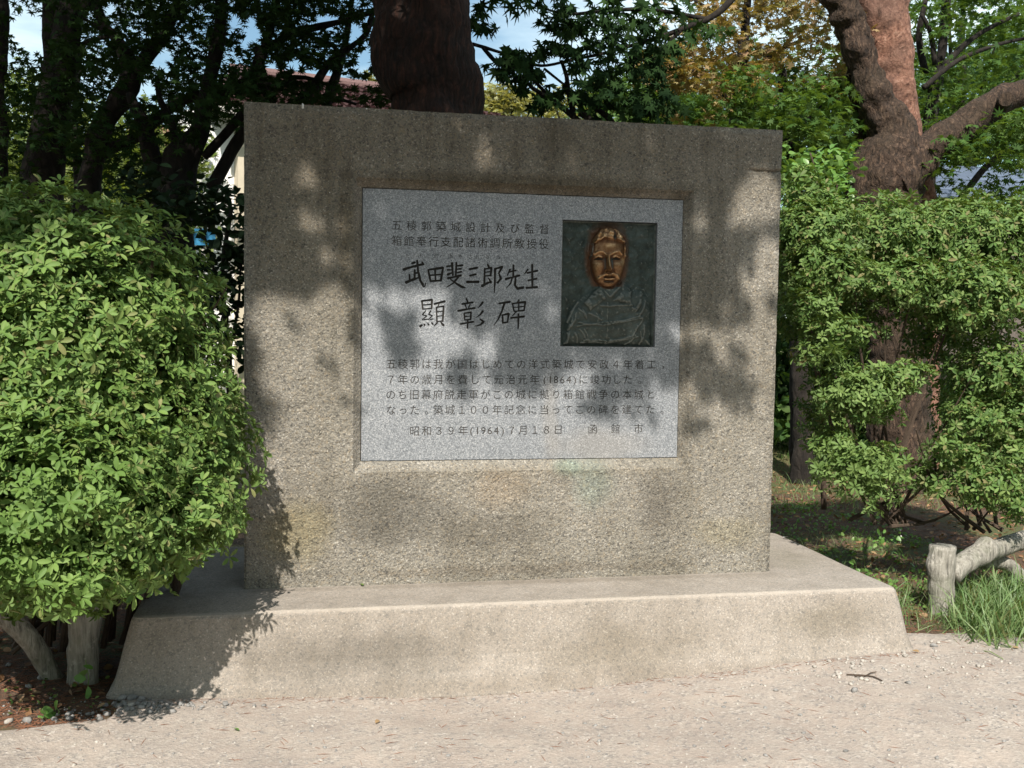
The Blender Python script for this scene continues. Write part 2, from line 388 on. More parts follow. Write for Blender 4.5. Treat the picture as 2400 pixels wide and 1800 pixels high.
M_greybark = barkmat('grey_brown_bark', (.03, .024, .02), (.09, .072, .06), (.17, .14, .115), (18, 18, 4), None, .02)
M_twig = flat('brown_twig_bark', (.065, .045, .032), .9)
M_az = leafmat('azalea_leaf', [(.08, .15, .038), (.118, .208, .05), (.165, .265, .068), (.095, .175, .048), (.14, .232, .058), (.21, .295, .085), (.112, .198, .05), (.24, .23, .10)], (.15, .22, .09), .6, .2, False, None, .3)
M_azo = leafmat('azalea_leaf_sprig', [(.09, .165, .04), (.13, .222, .055), (.178, .275, .074), (.108, .19, .05)], (.15, .22, .09), .6, .2, True, None, .3)
M_azr = leafmat('bright_azalea_leaf', [(.06, .125, .032), (.10, .185, .048), (.155, .25, .07), (.08, .15, .042), (.13, .22, .06), (.20, .28, .085), (.10, .17, .05), (.22, .19, .09)], (.15, .22, .09), .6, .22, False, None, .3)
M_azro = leafmat('bright_azalea_leaf_sprig', [(.10, .17, .05), (.15, .235, .07), (.19, .275, .09), (.12, .20, .06)], (.15, .22, .09), .6, .22, True, None, .3)
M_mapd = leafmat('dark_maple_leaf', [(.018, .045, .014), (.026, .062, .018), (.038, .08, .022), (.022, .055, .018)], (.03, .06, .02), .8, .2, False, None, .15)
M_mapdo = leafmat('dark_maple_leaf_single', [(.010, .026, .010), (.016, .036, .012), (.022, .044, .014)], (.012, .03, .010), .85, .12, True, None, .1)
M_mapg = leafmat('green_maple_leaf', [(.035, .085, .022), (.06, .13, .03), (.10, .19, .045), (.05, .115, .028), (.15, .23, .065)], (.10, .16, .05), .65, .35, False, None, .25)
M_mapa = leafmat('autumn_maple_leaf', [(.28, .17, .08), (.18, .20, .07), (.36, .22, .11), (.12, .16, .05), (.32, .19, .11), (.44, .35, .18), (.17, .21, .07)], (.25, .18, .1), .7, .35)
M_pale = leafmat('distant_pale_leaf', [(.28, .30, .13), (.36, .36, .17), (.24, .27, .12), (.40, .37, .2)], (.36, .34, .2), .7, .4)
M_sunleaf = leafmat('sunlit_far_leaf', [(.09, .14, .035), (.15, .21, .055), (.06, .10, .025), (.26, .30, .10)], (.2, .26, .1), .6, .4)
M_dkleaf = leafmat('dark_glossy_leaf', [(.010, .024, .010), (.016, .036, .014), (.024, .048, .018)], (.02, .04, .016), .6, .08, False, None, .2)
M_round = leafmat('round_shrub_leaf', [(.10, .22, .05), (.17, .32, .08), (.12, .26, .06), (.22, .36, .1)], (.2, .3, .12), .4, .3)
M_brownleaf = leafmat('dry_brown_leaf', [(.20, .10, .05), (.30, .17, .09), (.36, .24, .14), (.16, .07, .035)], (.3, .2, .12), .8, .1)
M_grass = leafmat('grass_blade', [(.07, .14, .045), (.11, .20, .065), (.16, .25, .09), (.28, .28, .15), (.10, .17, .06)], (.16, .26, .1), .5, .3)
M_needle = flat('fallen_pine_needles', (.20, .085, .045), .9, 0, .5, 60)

def soilmat():
    m = M('soil_with_litter', .95)
    a = m.noise(9, 6, .7); b = m.noise(70, 4, .7)
    col = m.ramp(a, [(.3, (.028, .018, .012)), (.5, (.075, .045, .028)), (.7, (.13, .08, .05))])
    col = m.mix(m.rng(b, .5, .68, 0, .8), col, (.20, .13, .085))
    g = m.noise(1.6, 5, .6); col = m.mix(m.rng(g, .48, .6, 0, .75), col, m.mix(b, (.03, .06, .018), (.12, .15, .05)))
    spx = m.new('ShaderNodeSeparateXYZ'); m.lk(m.pos(), spx.inputs[0])
    col = m.mix(m.rng(spx.outputs[1], 4.5, 7, 0, .8), col, m.mix(b, (.10, .13, .035), (.26, .25, .10)))
    return m.done(col, m.bump(b, .7, .012, m.bump(a, .6, .03)))
M_soil = soilmat()
def gravelmat():
    m = M('compacted_gravel_dust', .95)
    c = m.voro(95, 'Color'); s = m.new('ShaderNodeSeparateColor'); m.lk(c, s.inputs[0])
    sand = m.ramp(m.noise(2.2, 6, .65), [(.3, (.33, .288, .258)), (.55, (.405, .345, .30)), (.75, (.45, .378, .325))])
    grit = m.ramp(s.outputs[0], [(0, (.19, .18, .18)), (.3, (.33, .30, .27)), (.8, (.41, .365, .32)), (1, (.54, .50, .46))])
    k = m.noise(14, 5, .7); col = m.mix(m.rng(k, .42, .62, .15, .85), sand, grit)
    f = m.noise(170, 3, .7); col = m.mix(m.rng(f, .45, .7, 0, .45), col, m.mix(1., col, (.6, .58, .57), 'MULTIPLY'))
    cb = m.noise(1.6, 5, .65); col = m.mix(m.rng(cb, .42, .62, 0, .7), col, m.mix(1., col, (.82, .80, .80), 'MULTIPLY'))
    return m.done(col, m.bump(m.voro(95, 'Distance'), .5, .004, m.bump(m.noise(40, 5, .65), .7, .008)))
M_gravel = gravelmat()
M_stone = flat('grey_gravel_stone', (.23, .225, .22), .9, 0, .4, 40)
M_stone2 = flat('pale_gravel_stone', (.37, .345, .315), .9, 0, .35, 40)

# ------------------------------------------------------------------ ground and path
def gz(x, y):
    """height of the soil"""
    z = .012*mnoise.fractal(Vector((x*1.1, y*1.1, 0)), 1, 2, 3)+.005*mnoise.noise(Vector((x*7, y*7, 3)))
    r = max(0., x-2.2)
    z += .05*(1-math.exp(-max(0, r)))*(1 if y > -1.2 else max(0, (y+2.2)))
    z += .02*math.exp(-((x+.7)/.6)**2)*(1/(1+math.exp(-max(-60, min(60, (y+.9)*6)))))
    if -1.4 < y < .3: z -= .045*math.exp(-((x-1.0)/.9)**2)*math.exp(-((y+.6)/.5)**2)
    if y > 2: z += .0*(y-2)
    return z
def bedline(x):
    """y of the front edge of the planted bed, the gravel path lies before it"""
    e = .05*mnoise.fractal(Vector((x*2.5, 4.2, 0)), 1, 2, 4)
    if x < -.45: return -.64+e-.22*min(1.2, -x-.45)
    if x > 3.06: return -.22+e*2.2+.03*mnoise.noise(Vector((x*11, 2, 5)))-.10*(x-3.06)*.6
    return -.43
def axis(a, b, step, far, grow=1.35):
    g = list(np.arange(a, b+1e-6, step)); s = step
    lo, hi = [], []; v = a
    while v > -far: s *= grow; v -= s; lo.append(v)
    s = step; v = b
    while v < far: s *= grow; v += s; hi.append(v)
    return np.array(lo[::-1]+g+hi)
def gridmesh(xs, ys, zf):
    V = [(x, y, zf(x, y)) for y in ys for x in xs]; nx, ny = len(xs), len(ys)
    i = np.arange(nx-1); j = np.arange(ny-1); I, J = np.meshgrid(i, j); a = (J*nx+I).ravel()
    return npmesh(V, np.stack([a, a+1, a+1+nx, a+nx], 1))
gx = axis(-2.6, 4.6, .04, 350); gy = axis(-3.0, 4.0, .04, 350)
ground = link('ground', gridmesh(gx, gy, gz), M_soil, smooth=True); tag(ground, kind='structure')
def pathz(x, y):
    z = gz(x, y)
    d = bedline(x)-y
    inside = 1/(1+math.exp(-max(-60, min(60, d*38))))
    return z-.03+.042*inside
pxs = axis(-2.6, 4.6, .03, 40, 1.5); pys = np.concatenate([-np.geomspace(3.0, 40, 22)[::-1], np.arange(-2.97, .1, .025)])
path = link('gravel_path', gridmesh(pxs, pys, pathz), M_gravel, smooth=True); tag(path, kind='structure')
def surf(x, y): return max(gz(x, y), pathz(x, y))

# ------------------------------------------------------------------ the monument
mon = empty('stone_monument', (W_/2, .2, 0), 'rough concrete memorial wall on a wide sloping plinth with an inscribed granite panel', 'monument')
# plinth
XL, XR, YF, YB = -.4248, 2.9956, -.385, .93
def plinth():
    prof = [(-.05, H0), (-.022, H0-.001), (-.006, H0-.006), (.001, H0-.018), (.012, .25), (.028, .18), (.045, .11), (.066, .05), (.09, .015), (.115, -.03), (.12, -.12)]
    def ring(o, z, k):
        r = .035+max(0, o)*.4; pts = []
        x0, x1, y0, y1 = XL-o, XR+o, YF-o, YB+o
        cs = [(x0+r, y0+r, math.pi, 1.5*math.pi), (x1-r, y0+r, 1.5*math.pi, 2*math.pi), (x1-r, y1-r, 0, .5*math.pi), (x0+r, y1-r, .5*math.pi, math.pi)]
        out = []
        for ci, (cx, cy, a0, a1) in enumerate(cs):
            for t in range(6): a = a0+(a1-a0)*t/5; out.append((cx+r*math.cos(a), cy+r*math.sin(a)))
            nx_ = cs[(ci+1) % 4]; a = nx_[2]; e = (nx_[0]+r*math.cos(a), nx_[1]+r*math.sin(a)); s = out[-1]
            n = 110 if ci in (0, 2) else 44
            for t in range(1, n): out.append((s[0]+(e[0]-s[0])*t/n, s[1]+(e[1]-s[1])*t/n))
        for (x, y) in out:
            w = .006*mnoise.fractal(Vector((x*2.2, y*2.2, z*4)), 1, 2, 3)+.0022*mnoise.noise(Vector((x*22, y*22, z*22)))
            if 3 <= k <= 4: w += .002*mnoise.noise(Vector((x*40, y*40, 1)))
            dx = (x-(XL+XR)/2)/(XR-XL)*2; dy = (y-(YF+YB)/2)/(YB-YF)*2
            q = (w*(1 if dx > 0 else -1) if abs(dx) > .97 else 0, w*(1 if dy > 0 else -1) if abs(dy) > .93 else 0)
            ext = 0
            if y < YF+.05 and o > .05: ext = -.03*math.exp(-((x-1.1)/.9)**2)*(o-.05)/.07    # footing spreads at the middle
            pts.append((x+q[0], y+q[1]+ext, z+.0018*mnoise.noise(Vector((x*6, y*6, 5)))*(1 if k < 4 else 0)))
        return pts
    rings = [ring(o, z, k) for k, (o, z) in enumerate(prof)]; n = len(rings[0])
    V = [p for r in rings for p in r]; Fs = []
    for k in range(len(rings)-1):
        for i in range(n): a, b = k*n+i, k*n+(i+1) % n; Fs.append((a+n, b+n, b, a))
    c = len(V); V.append(((XL+XR)/2, (YF+YB)/2, H0))
    for i in range(n): Fs.append((c, i, (i+1) % n))
    return mesh(V, Fs)
link('plinth', plinth(), M_plinth, mon, smooth=False)
# slab: front as relief grid with recess, the rest a box
D_ = .52; RX0, RX1, RZ0, RZ1 = PX0-.036, PX1+.036, PZ0-.045, PZ1+.04; RD = .046
crack_z = P(1650, 368, 0)[2]
def slab():
    xs = np.unique(np.round(np.concatenate([np.arange(.012, W_-.006, .021), [0, .004, W_-.004, W_, RX0, RX0-.006, PX0, RX1, RX1+.006, PX1]]), 4))
    zs = np.unique(np.round(np.concatenate([np.arange(H0-.01, H1-.006, .021), [H1-.004, H1, RZ0, RZ0-.006, PZ0, RZ1, RZ1+.006, PZ1], crack_z+np.array([-.03, -.012, -.005, 0, .005, .012])]), 4))
    nx, nz_ = len(xs), len(zs); V, Fs = [], []
    for z in zs:
        for x in xs:
            n1 = .0045*mnoise.fractal(Vector((x*3, z*3, 1)), 1, 2, 4); n2 = .0016*mnoise.noise(Vector((x*60, z*60, 9)))
            y = n1+n2
            tx = min(1, max(0, min((x-RX0)/.036, (RX1-x)/.036))); tz = min(1, max(0, min((z-RZ0)/.045, (RZ1-z)/.04)))
            t = min(tx, tz)
            if t > 0: y = RD*t+n1*(1-t)
            if x > W_-.19:
                zc = crack_z+.010*mnoise.noise(Vector((x*18, 0, 4))); k = min(1, (x-(W_-.19))/.05)
                y += k*.012*math.exp(-((z-zc)/.006)**2); y += k*(.004 if z < zc else -.002)*math.exp(-((z-zc)/.03)**2)
            e = min(x, W_-x, H1-z); 
            ch = max(0, mnoise.noise(Vector((x*9+z*9, 3, 1)))-.25)*.02
            if e < .005: y += .006+ch*.5
            xx, zz = x, z
            if x <= 0 or x >= W_: xx += (1 if x <= 0 else -1)*(.002+abs(.004*mnoise.noise(Vector((z*14, x, 2))))+ch*.4)
            if z >= H1: zz -= .001+abs(.004*mnoise.noise(Vector((x*11, 5, 2))))
            V.append((xx, y, zz))
    for j in range(nz_-1):
        for i in range(nx-1):
            cx, cz = (xs[i]+xs[i+1])/2, (zs[j]+zs[j+1])/2
            if PX0 < cx < PX1 and PZ0 < cz < PZ1: continue
            a = j*nx+i; Fs.append((a, a+1, a+1+nx, a+nx))
    # sides
    def strip(idx, flip):
        b = len(V); m = len(idx)
        for k in idx: v = V[k]; V.append((v[0], .02, v[2]))
        for k in idx: v = V[k]; V.append((v[0], D_, v[2]))
        rows = [idx, list(range(b, b+m)), list(range(b+m, b+2*m))]
        for r in range(2):
            for k in range(m-1):
                q = (rows[r][k], rows[r][k+1], rows[r+1][k+1], rows[r+1][k]); Fs.append(q[::-1] if flip else q)
        return rows[2]
    strip([j*nx for j in range(nz_)], False); strip([j*nx+nx-1 for j in range(nz_)], True); strip([(nz_-1)*nx+i for i in range(nx)], False)
    b = len(V); V.extend([(.002, D_, H0-.01), (W_-.002, D_, H0-.01), (W_-.002, D_, H1-.002), (.002, D_, H1-.002)]); Fs.append((b+1, b, b+3, b+2))
    return mesh(V, Fs)
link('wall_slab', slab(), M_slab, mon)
# small white droppings on the slab top edge
def splat(px, py, w, h):
    q = P(px, py, 0); n = 10; V = [(q[0], -.0015, q[2])]; 
    for k in range(n):
        a = 2*math.pi*k/n; r = 1+.25*math.sin(k*2.3); V.append((q[0]+w*r*math.cos(a), .0035+.0*k, q[2]+h*r*math.sin(a)))
    return mesh(V, [(0, 1+(k+1) % n, 1+k) for k in range(n)])
M_drop = flat('white_dropping', (.72, .71, .68), .8)
for (a, b, w, h) in ((654, 229, .005, .013), (792, 235, .004, .004), (756, 257, .004, .004), (712, 416, .004, .003)):
    link('bird_dropping', splat(a, b, w, h), M_drop, mon)

# ---- granite panel with lettering cut into it
PY = RD-.004                                     # face of the panel
panel_loc = ((PX0+PX1)/2, PY, (PZ0+PZ1)/2)
def pq(px, py):                                  # native-pixel point of the photograph on the panel face
    q = P(px/1.08499, py/1.08499, PY); return np.array([q[0], q[2]])
def zq(zx, zy): return pq(820+zx/4.366, 420+zy/4.366)
BR = {  # brush strokes measured on an enlargement: (points, width)
'武': [[(632, 862, 22), (668, 850, 24)], [(545, 925, 26), (650, 893, 24), (752, 868, 24)], [(688, 828, 20), (698, 940, 24), (722, 1040, 26), (762, 1100, 28), (776, 1062, 8)], [(738, 846, 18), (756, 874, 22)], [(664, 925, 22), (662, 1030, 22)], [(610, 975, 20), (613, 1035, 20)], [(664, 965, 18), (706, 952, 16)], [(572, 1058, 30), (640, 1030, 26), (704, 1006, 18)]],
'田': [[(802, 928, 22), (826, 1048, 20)], [(800, 928, 20), (956, 905, 26)], [(954, 905, 24), (930, 1042, 22)], [(826, 1044, 20), (930, 1036, 20)], [(872, 920, 20), (876, 1040, 20)], [(816, 984, 16), (940, 974, 16)]],
'斐': [[(1046, 855, 26), (1054, 985, 22)], [(990, 892, 20), (1045, 886, 16)], [(996, 928, 18), (1045, 926, 14)], [(998, 978, 26), (1052, 954, 14)], [(1090, 852, 24), (1084, 990, 20)], [(1090, 888, 16), (1156, 880, 22)], [(1090, 922, 14), (1142, 916, 20)], [(1090, 958, 14), (1144, 946, 20)], [(1000, 1014, 24), (1070, 1000, 20), (1140, 984, 24)], [(1112, 1000, 22), (1060, 1062, 18), (988, 1106, 8)], [(1030, 1024, 14), (1096, 1072, 22), (1150, 1104, 30), (1186, 1112, 8)]],
'三': [[(1224, 922, 26), (1306, 905, 22)], [(1226, 988, 24), (1292, 972, 20)], [(1196, 1052, 26), (1320, 1050, 28)]],
'郎': [[(1410, 872, 22), (1424, 902, 22)], [(1380, 912, 20), (1376, 1080, 22)], [(1380, 920, 18), (1452, 906, 20)], [(1450, 906, 22), (1440, 990, 20)], [(1385, 952, 14), (1440, 946, 14)], [(1385, 990, 16), (1440, 986, 16)], [(1352, 1094, 34), (1400, 1066, 24), (1452, 1046, 14)], [(1420, 1010, 14), (1446, 1064, 20)], [(1486, 918, 18), (1562, 896, 26)], [(1560, 898, 24), (1524, 962, 18), (1546, 1016, 24), (1512, 1060, 22), (1498, 1052, 8)], [(1486, 914, 24), (1484, 1050, 22), (1478, 1162, 10)]],
'先': [[(1640, 922, 20), (1612, 984, 14)], [(1634, 950, 16), (1702, 932, 18)], [(1674, 878, 24), (1672, 1002, 20)], [(1590, 1024, 24), (1660, 1004, 18), (1738, 984, 22)], [(1662, 1008, 20), (1644, 1066, 16), (1602, 1114, 8)], [(1696, 1000, 20), (1690, 1085, 24), (1716, 1120, 26), (1772, 1108, 32), (1778, 1094, 8)]],
'生': [[(1822, 922, 22), (1786, 972, 10)], [(1812, 960, 18), (1922, 936, 22)], [(1866, 872, 26), (1868, 1105, 22)], [(1822, 1036, 20), (1914, 1018, 20)], [(1804, 1112, 24), (1920, 1104, 26)]],
'顯': [[(737, 1246, 20), (747, 1332, 16)], [(735, 1246, 18), (842, 1234, 24)], [(840, 1236, 22), (836, 1326, 18)], [(746, 1288, 14), (836, 1280, 14)], [(746, 1330, 14), (836, 1322, 14)],
      [(776, 1346, 14), (742, 1388, 14), (790, 1398, 12), (738, 1440, 14), (796, 1432, 12)], [(830, 1344, 14), (806, 1384, 14), (846, 1396, 12), (802, 1438, 14), (852, 1430, 12)], [(718, 1508, 26), (740, 1492, 20)], [(758, 1480, 14), (768, 1496, 18)], [(796, 1474, 14), (808, 1492, 18)], [(836, 1468, 14), (852, 1486, 18)],
      [(862, 1278, 20), (972, 1250, 26)], [(916, 1266, 14), (900, 1306, 12)], [(886, 1312, 16), (892, 1460, 18)], [(886, 1312, 14), (962, 1300, 20)], [(960, 1302, 20), (950, 1458, 18)], [(890, 1358, 12), (956, 1350, 12)], [(892, 1404, 12), (954, 1396, 12)], [(892, 1456, 14), (950, 1450, 14)], [(896, 1468, 18), (866, 1498, 14)], [(930, 1464, 18), (960, 1498, 24)]],
'彰': [[(1192, 1222, 18), (1206, 1256, 20)], [(1144, 1278, 18), (1262, 1260, 20)], [(1180, 1286, 14), (1192, 1318, 14)], [(1232, 1280, 16), (1214, 1316, 12)], [(1104, 1348, 24), (1200, 1330, 18), (1282, 1318, 20)], [(1170, 1372, 16), (1176, 1442, 18)], [(1170, 1372, 14), (1242, 1362, 20)], [(1240, 1364, 20), (1236, 1438, 16)], [(1176, 1406, 12), (1236, 1400, 12)], [(1176, 1440, 14), (1236, 1434, 14)], [(1130, 1482, 20), (1200, 1470, 18), (1266, 1458, 20)], [(1206, 1440, 20), (1204, 1526, 18)],
      [(1360, 1258, 24), (1336, 1292, 18), (1308, 1320, 6)], [(1362, 1348, 26), (1336, 1384, 18), (1288, 1420, 6)], [(1330, 1430, 14), (1368, 1458, 28), (1336, 1490, 20), (1278, 1506, 6)]],
'碑': [[(1524, 1272, 20), (1642, 1254, 24)], [(1582, 1270, 22), (1556, 1350, 22), (1520, 1430, 18), (1472, 1498, 8)], [(1560, 1386, 18), (1566, 1474, 20)], [(1560, 1392, 16), (1628, 1374, 22)], [(1626, 1378, 22), (1612, 1468, 18)], [(1566, 1472, 16), (1614, 1462, 16)],
      [(1732, 1232, 18), (1714, 1262, 14)], [(1664, 1272, 18), (1680, 1352, 16)], [(1664, 1272, 16), (1798, 1256, 24)], [(1796, 1258, 22), (1782, 1346, 18)], [(1728, 1264, 16), (1728, 1350, 16)], [(1672, 1312, 12), (1786, 1302, 12)], [(1680, 1352, 14), (1782, 1344, 16)], [(1704, 1356, 14), (1664, 1398, 12)], [(1646, 1420, 20), (1786, 1404, 22)], [(1726, 1378, 22), (1722, 1528, 16)]]}
def stroke_poly(pts):
    """outline polygon of one brush stroke with a rounded, slightly uneven edge"""
    c = [zq(a, b) for a, b, _ in pts]; w = [x/4.366/1.085*mpp(PY)*.5 for _, _, x in pts]
    # resample
    C, Wd = [], []
    for i in range(len(c)-1):
        for t in np.linspace(0, 1, 5)[:-1]:
            C.append(c[i]*(1-t)+c[i+1]*t); Wd.append((w[i]*(1-t)+w[i+1]*t)*(1+.10*math.sin((i+t)*5.1+c[0][0]*90)))
    C.append(c[-1]); Wd.append(w[-1]); L, Rr = [], []
    for i in range(len(C)):
        d = C[min(i+1, len(C)-1)]-C[max(i-1, 0)]; d = d/(np.linalg.norm(d)+1e-9); n = np.array([-d[1], d[0]])
        L.append(C[i]+n*Wd[i]); Rr.append(C[i]-n*Wd[i])
    d0 = C[0]-C[1]; d0 /= np.linalg.norm(d0)+1e-9; d1 = C[-1]-C[-2]; d1 /= np.linalg.norm(d1)+1e-9
    return L+[C[-1]+d1*Wd[-1]*.8]+Rr[::-1]+[C[0]+d0*Wd[0]*.7]
# text rows: (string, list of x (native px) per char or (x0,x1), y0, y1, cell px)
rows = [('五稜郭築城設計及び監督', (930, 1276), 527.6, 537, 25), ('箱館奉行支配諸術調所教授役', (930, 1275), 564, 572, 25.5),
        ('たけだあやさぶろう', [955, 983.5, 1021.5, 1057, 1079, 1102, 1117, 1142, 1169], 599.5, 603, 11),
        ('五稜郭は我が国はじめての洋式築城で安政４年着工，', [916.8+27.72*i for i in range(24)], 853, 854, 25),
        ('７年の歳月を費して元治元年', (916, 1253), 889.5, 889.5, 25), ('(1864)', [1277, 1290, 1303, 1318, 1333, 1347], 889.5, 889.5, 25), ('に竣功した。', [1367, 1394, 1421, 1446, 1471.5, 1499], 889.5, 889.5, 25),
        ('のち旧幕府脱走軍がこの城に拠り箱館戦争の本城と', (916, 1525), 925, 924, 25),
        ('なった。築城１００年記念に当ってこの碑を建てた。', [916.8+27.6*i for i in range(24)], 961, 959.5, 25),
        ('昭和３９年', (972, 1085.8), 1010, 1009, 25), ('(1964)', [1105, 1119, 1133, 1148, 1163, 1178], 1009, 1009, 25), ('７月１８日', (1199, 1308.4), 1008.5, 1007, 25), ('函館市', (1389, 1496.4), 1006, 1004.5, 25)]
_glyph = {}
def glyph_polys(ch):
    if ch in _glyph: return _glyph[ch]
    cu = bpy.data.curves.new('glyph', 'FONT'); cu.body = ch; cu.size = 1.0; cu.resolution_u = 2; cu.fill_mode = 'NONE'
    ob = bpy.data.objects.new('glyph', cu); COL.objects.link(ob)
    dg = bpy.context.evaluated_depsgraph_get(); me = bpy.data.meshes.new_from_object(ob.evaluated_get(dg))
    adj = {}
    for e in me.edges: a, b = e.vertices; adj.setdefault(a, []).append(b); adj.setdefault(b, []).append(a)
    seen, polys = set(), []
    for s in adj:
        if s in seen: continue
        lp = [s]; seen.add(s); cur = s
        while True:
            nx_ = [k for k in adj[cur] if k not in seen]
            if not nx_: break
            cur = nx_[0]; seen.add(cur); lp.append(cur)
        if len(lp) > 2: polys.append(np.array([me.vertices[k].co[:2] for k in lp]))
    bpy.data.objects.remove(ob); bpy.data.meshes.remove(me); bpy.data.curves.remove(cu)
    _glyph[ch] = polys; return polys
def inside(pts, poly):
    x, y = pts[:, 0], pts[:, 1]; r = np.zeros(len(pts), bool); n = len(poly); j = n-1
    for i in range(n):
        xi, yi = poly[i]; xj, yj = poly[j]
        if yi != yj:
            c = ((yi > y) != (yj > y)) & (x < (xj-xi)*(y-yi)/(yj-yi)+xi); r ^= c
        j = i
    return r
CHARS = []   # (kind, char, polys, mode, bbox)
for ch, st in BR.items():
    polys = [np.array(stroke_poly(s)) for s in st]; CHARS.append(('big', ch, polys, 'union'))
for ri, (txt, xx, y0, y1, cell) in enumerate(rows):
    n = len(txt); X = list(xx) if isinstance(xx, list) else [xx[0]+(xx[1]-xx[0])*i/(n-1) for i in range(n)]
    for i, ch in enumerate(txt):
        yy = y0+(y1-y0)*i/max(1, n-1); c = pq(X[i], yy); ps = glyph_polys(ch)
        if not ps: continue
        allp = np.concatenate(ps); s = cell/1.085*mpp(PY)/1.0*.98
        narrow = ch in '(1864)9'
        cx = (allp[:, 0].min()+allp[:, 0].max())/2 if narrow else .5 if allp[:, 0].max() > .55 else (allp[:, 0].min()+allp[:, 0].max())/2
        cy = .38 if not narrow else .36
        sc = np.array([s*(1.0 if not narrow else 1.05), s])
        CHARS.append(('row%d' % ri, ch, [(p-np.array([cx, cy]))*sc+c for p in ps], 'evenodd'))
# one triangulated face with holes, plus floor and walls of every carved stroke
def carve():
    V2, E = [], []
    rect = []
    n = 60
    for (a, b, k) in (((PX0, PZ0), (PX1, PZ0), n), ((PX1, PZ0), (PX1, PZ1), n), ((PX1, PZ1), (PX0, PZ1), n), ((PX0, PZ1), (PX0, PZ0), n)):
        for t in range(k):
            x = a[0]+(b[0]-a[0])*t/k; z = a[1]+(b[1]-a[1])*t/k; g = .003+.0022*max(0, mnoise.noise(Vector((x*25, z*25, 3))))
            rect.append((min(max(x, PX0+g), PX1-g), min(max(z, PZ0+g), PZ1-g)))
    rectp = np.array(rect)
    loops = [rectp]+[p for c in CHARS for p in c[2]]+[np.array(HOLE)]
    for lp in loops:
        b = len(V2); m = len(lp); V2 += [Vector((p[0], p[1])) for p in lp]; E += [(b+i, b+(i+1) % m) for i in range(m)]
    r = delaunay_2d_cdt(V2, E, [], 0, 1e-6)
    ov = np.array([[v.x, v.y] for v in r[0]]); tri = np.array([t for t in r[2]])
    cen = ov[tri].mean(1); own = np.full(len(tri), -1)
    own[~inside(cen, rectp)] = -3
    own[inside(cen, np.array(HOLE))] = -3
    for ci, c in enumerate(CHARS):
        ap = np.concatenate(c[2]); lo, hi = ap.min(0), ap.max(0)
        sel = np.where((cen[:, 0] > lo[0]) & (cen[:, 0] < hi[0]) & (cen[:, 1] > lo[1]) & (cen[:, 1] < hi[1]))[0]
        if not len(sel): continue
        ins = np.zeros(len(sel), bool)
        for p in c[2]:
            k = inside(cen[sel], p); ins = (ins ^ k) if c[3] == 'evenodd' else (ins | k)
        own[sel[ins]] = ci
    return ov, tri, own
b0, b1, b2, b3 = pq(1319, 516.5), pq(1538.5, 523.5), pq(1535, 811), pq(1315.5, 811.5)
BX0, BX1 = (b0[0]+b3[0])/2, (b1[0]+b2[0])/2; BZ1, BZ0 = (b0[1]+b1[1])/2, (b2[1]+b3[1])/2
HOLE = [(BX0-.003, BZ0-.003), (BX1+.003, BZ0-.003), (BX1+.003, BZ1+.003), (BX0-.003, BZ1+.003)]
ov, tri, own = carve()
pan = empty('granite_panel', panel_loc); pan.parent = mon; pan.location = Vector(panel_loc)-mon.location
def face_mesh(T, y):
    u, inv = np.unique(T.ravel(), return_inverse=True); V = np.stack([ov[u, 0], np.full(len(u), y), ov[u, 1]], 1)
    Tt = inv.reshape(-1, 3); a, b, c = V[Tt[:, 0]], V[Tt[:, 1]], V[Tt[:, 2]]; s = (b[:, 0]-a[:, 0])*(c[:, 2]-a[:, 2])-(b[:, 2]-a[:, 2])*(c[:, 0]-a[:, 0])
    Tt[s < 0] = Tt[s < 0][:, ::-1]     # normals towards -y
    return V, Tt
def wallstrips(T, y0, y1, inner=None):
    e = {}
    for t in T:
        for a, b in ((t[0], t[1]), (t[1], t[2]), (t[2], t[0])): e[(min(a, b), max(a, b))] = e.get((min(a, b), max(a, b)), 0)+1
    V, Fs = [], []
    for (a, b), k in e.items():
        if k == 1:
            q = len(V); V += [(ov[a][0], y0, ov[a][1]), (ov[b][0], y0, ov[b][1]), (ov[b][0], y1, ov[b][1]), (ov[a][0], y1, ov[a][1])]; Fs.append((q, q+1, q+2, q+3))
    return V, Fs
V, T = face_mesh(tri[own == -1], PY)
rim = tri[(own >= -1)]
wv, wf = wallstrips(rim, PY, PY+.05)
me = mesh(list(map(tuple, V))+wv, [tuple(t) for t in T]+[tuple(i+len(V) for i in f) for f in wf])
link('panel_face', me, M_gran, pan)
groups = {}
for ci, c in enumerate(CHARS):
    if c[0] == 'big': groups.setdefault(('carved_character', ci), []).append(ci)
    else: groups.setdefault(('engraved_character', ci), []).append(ci)
for (nm, key), lst in groups.items():
    T0 = tri[np.isin(own, lst)]
    if not len(T0): continue
    dep = .007 if nm == 'carved_character' else .0035
    V, T = face_mesh(T0, PY+dep); wv, wf = wallstrips(T0, PY, PY+dep)
    me = mesh(list(map(tuple, V))+wv, [tuple(t) for t in T]+[tuple(i+len(V) for i in f) for f in wf])
    o = link(nm, me, M_ink if nm == 'carved_character' else M_ink2, pan); me.materials.append(M_cut)
    mi = np.zeros(len(me.polygons), np.int32); mi[len(T):] = 1 if nm == 'carved_character' else 0; me.polygons.foreach_set('material_index', mi)

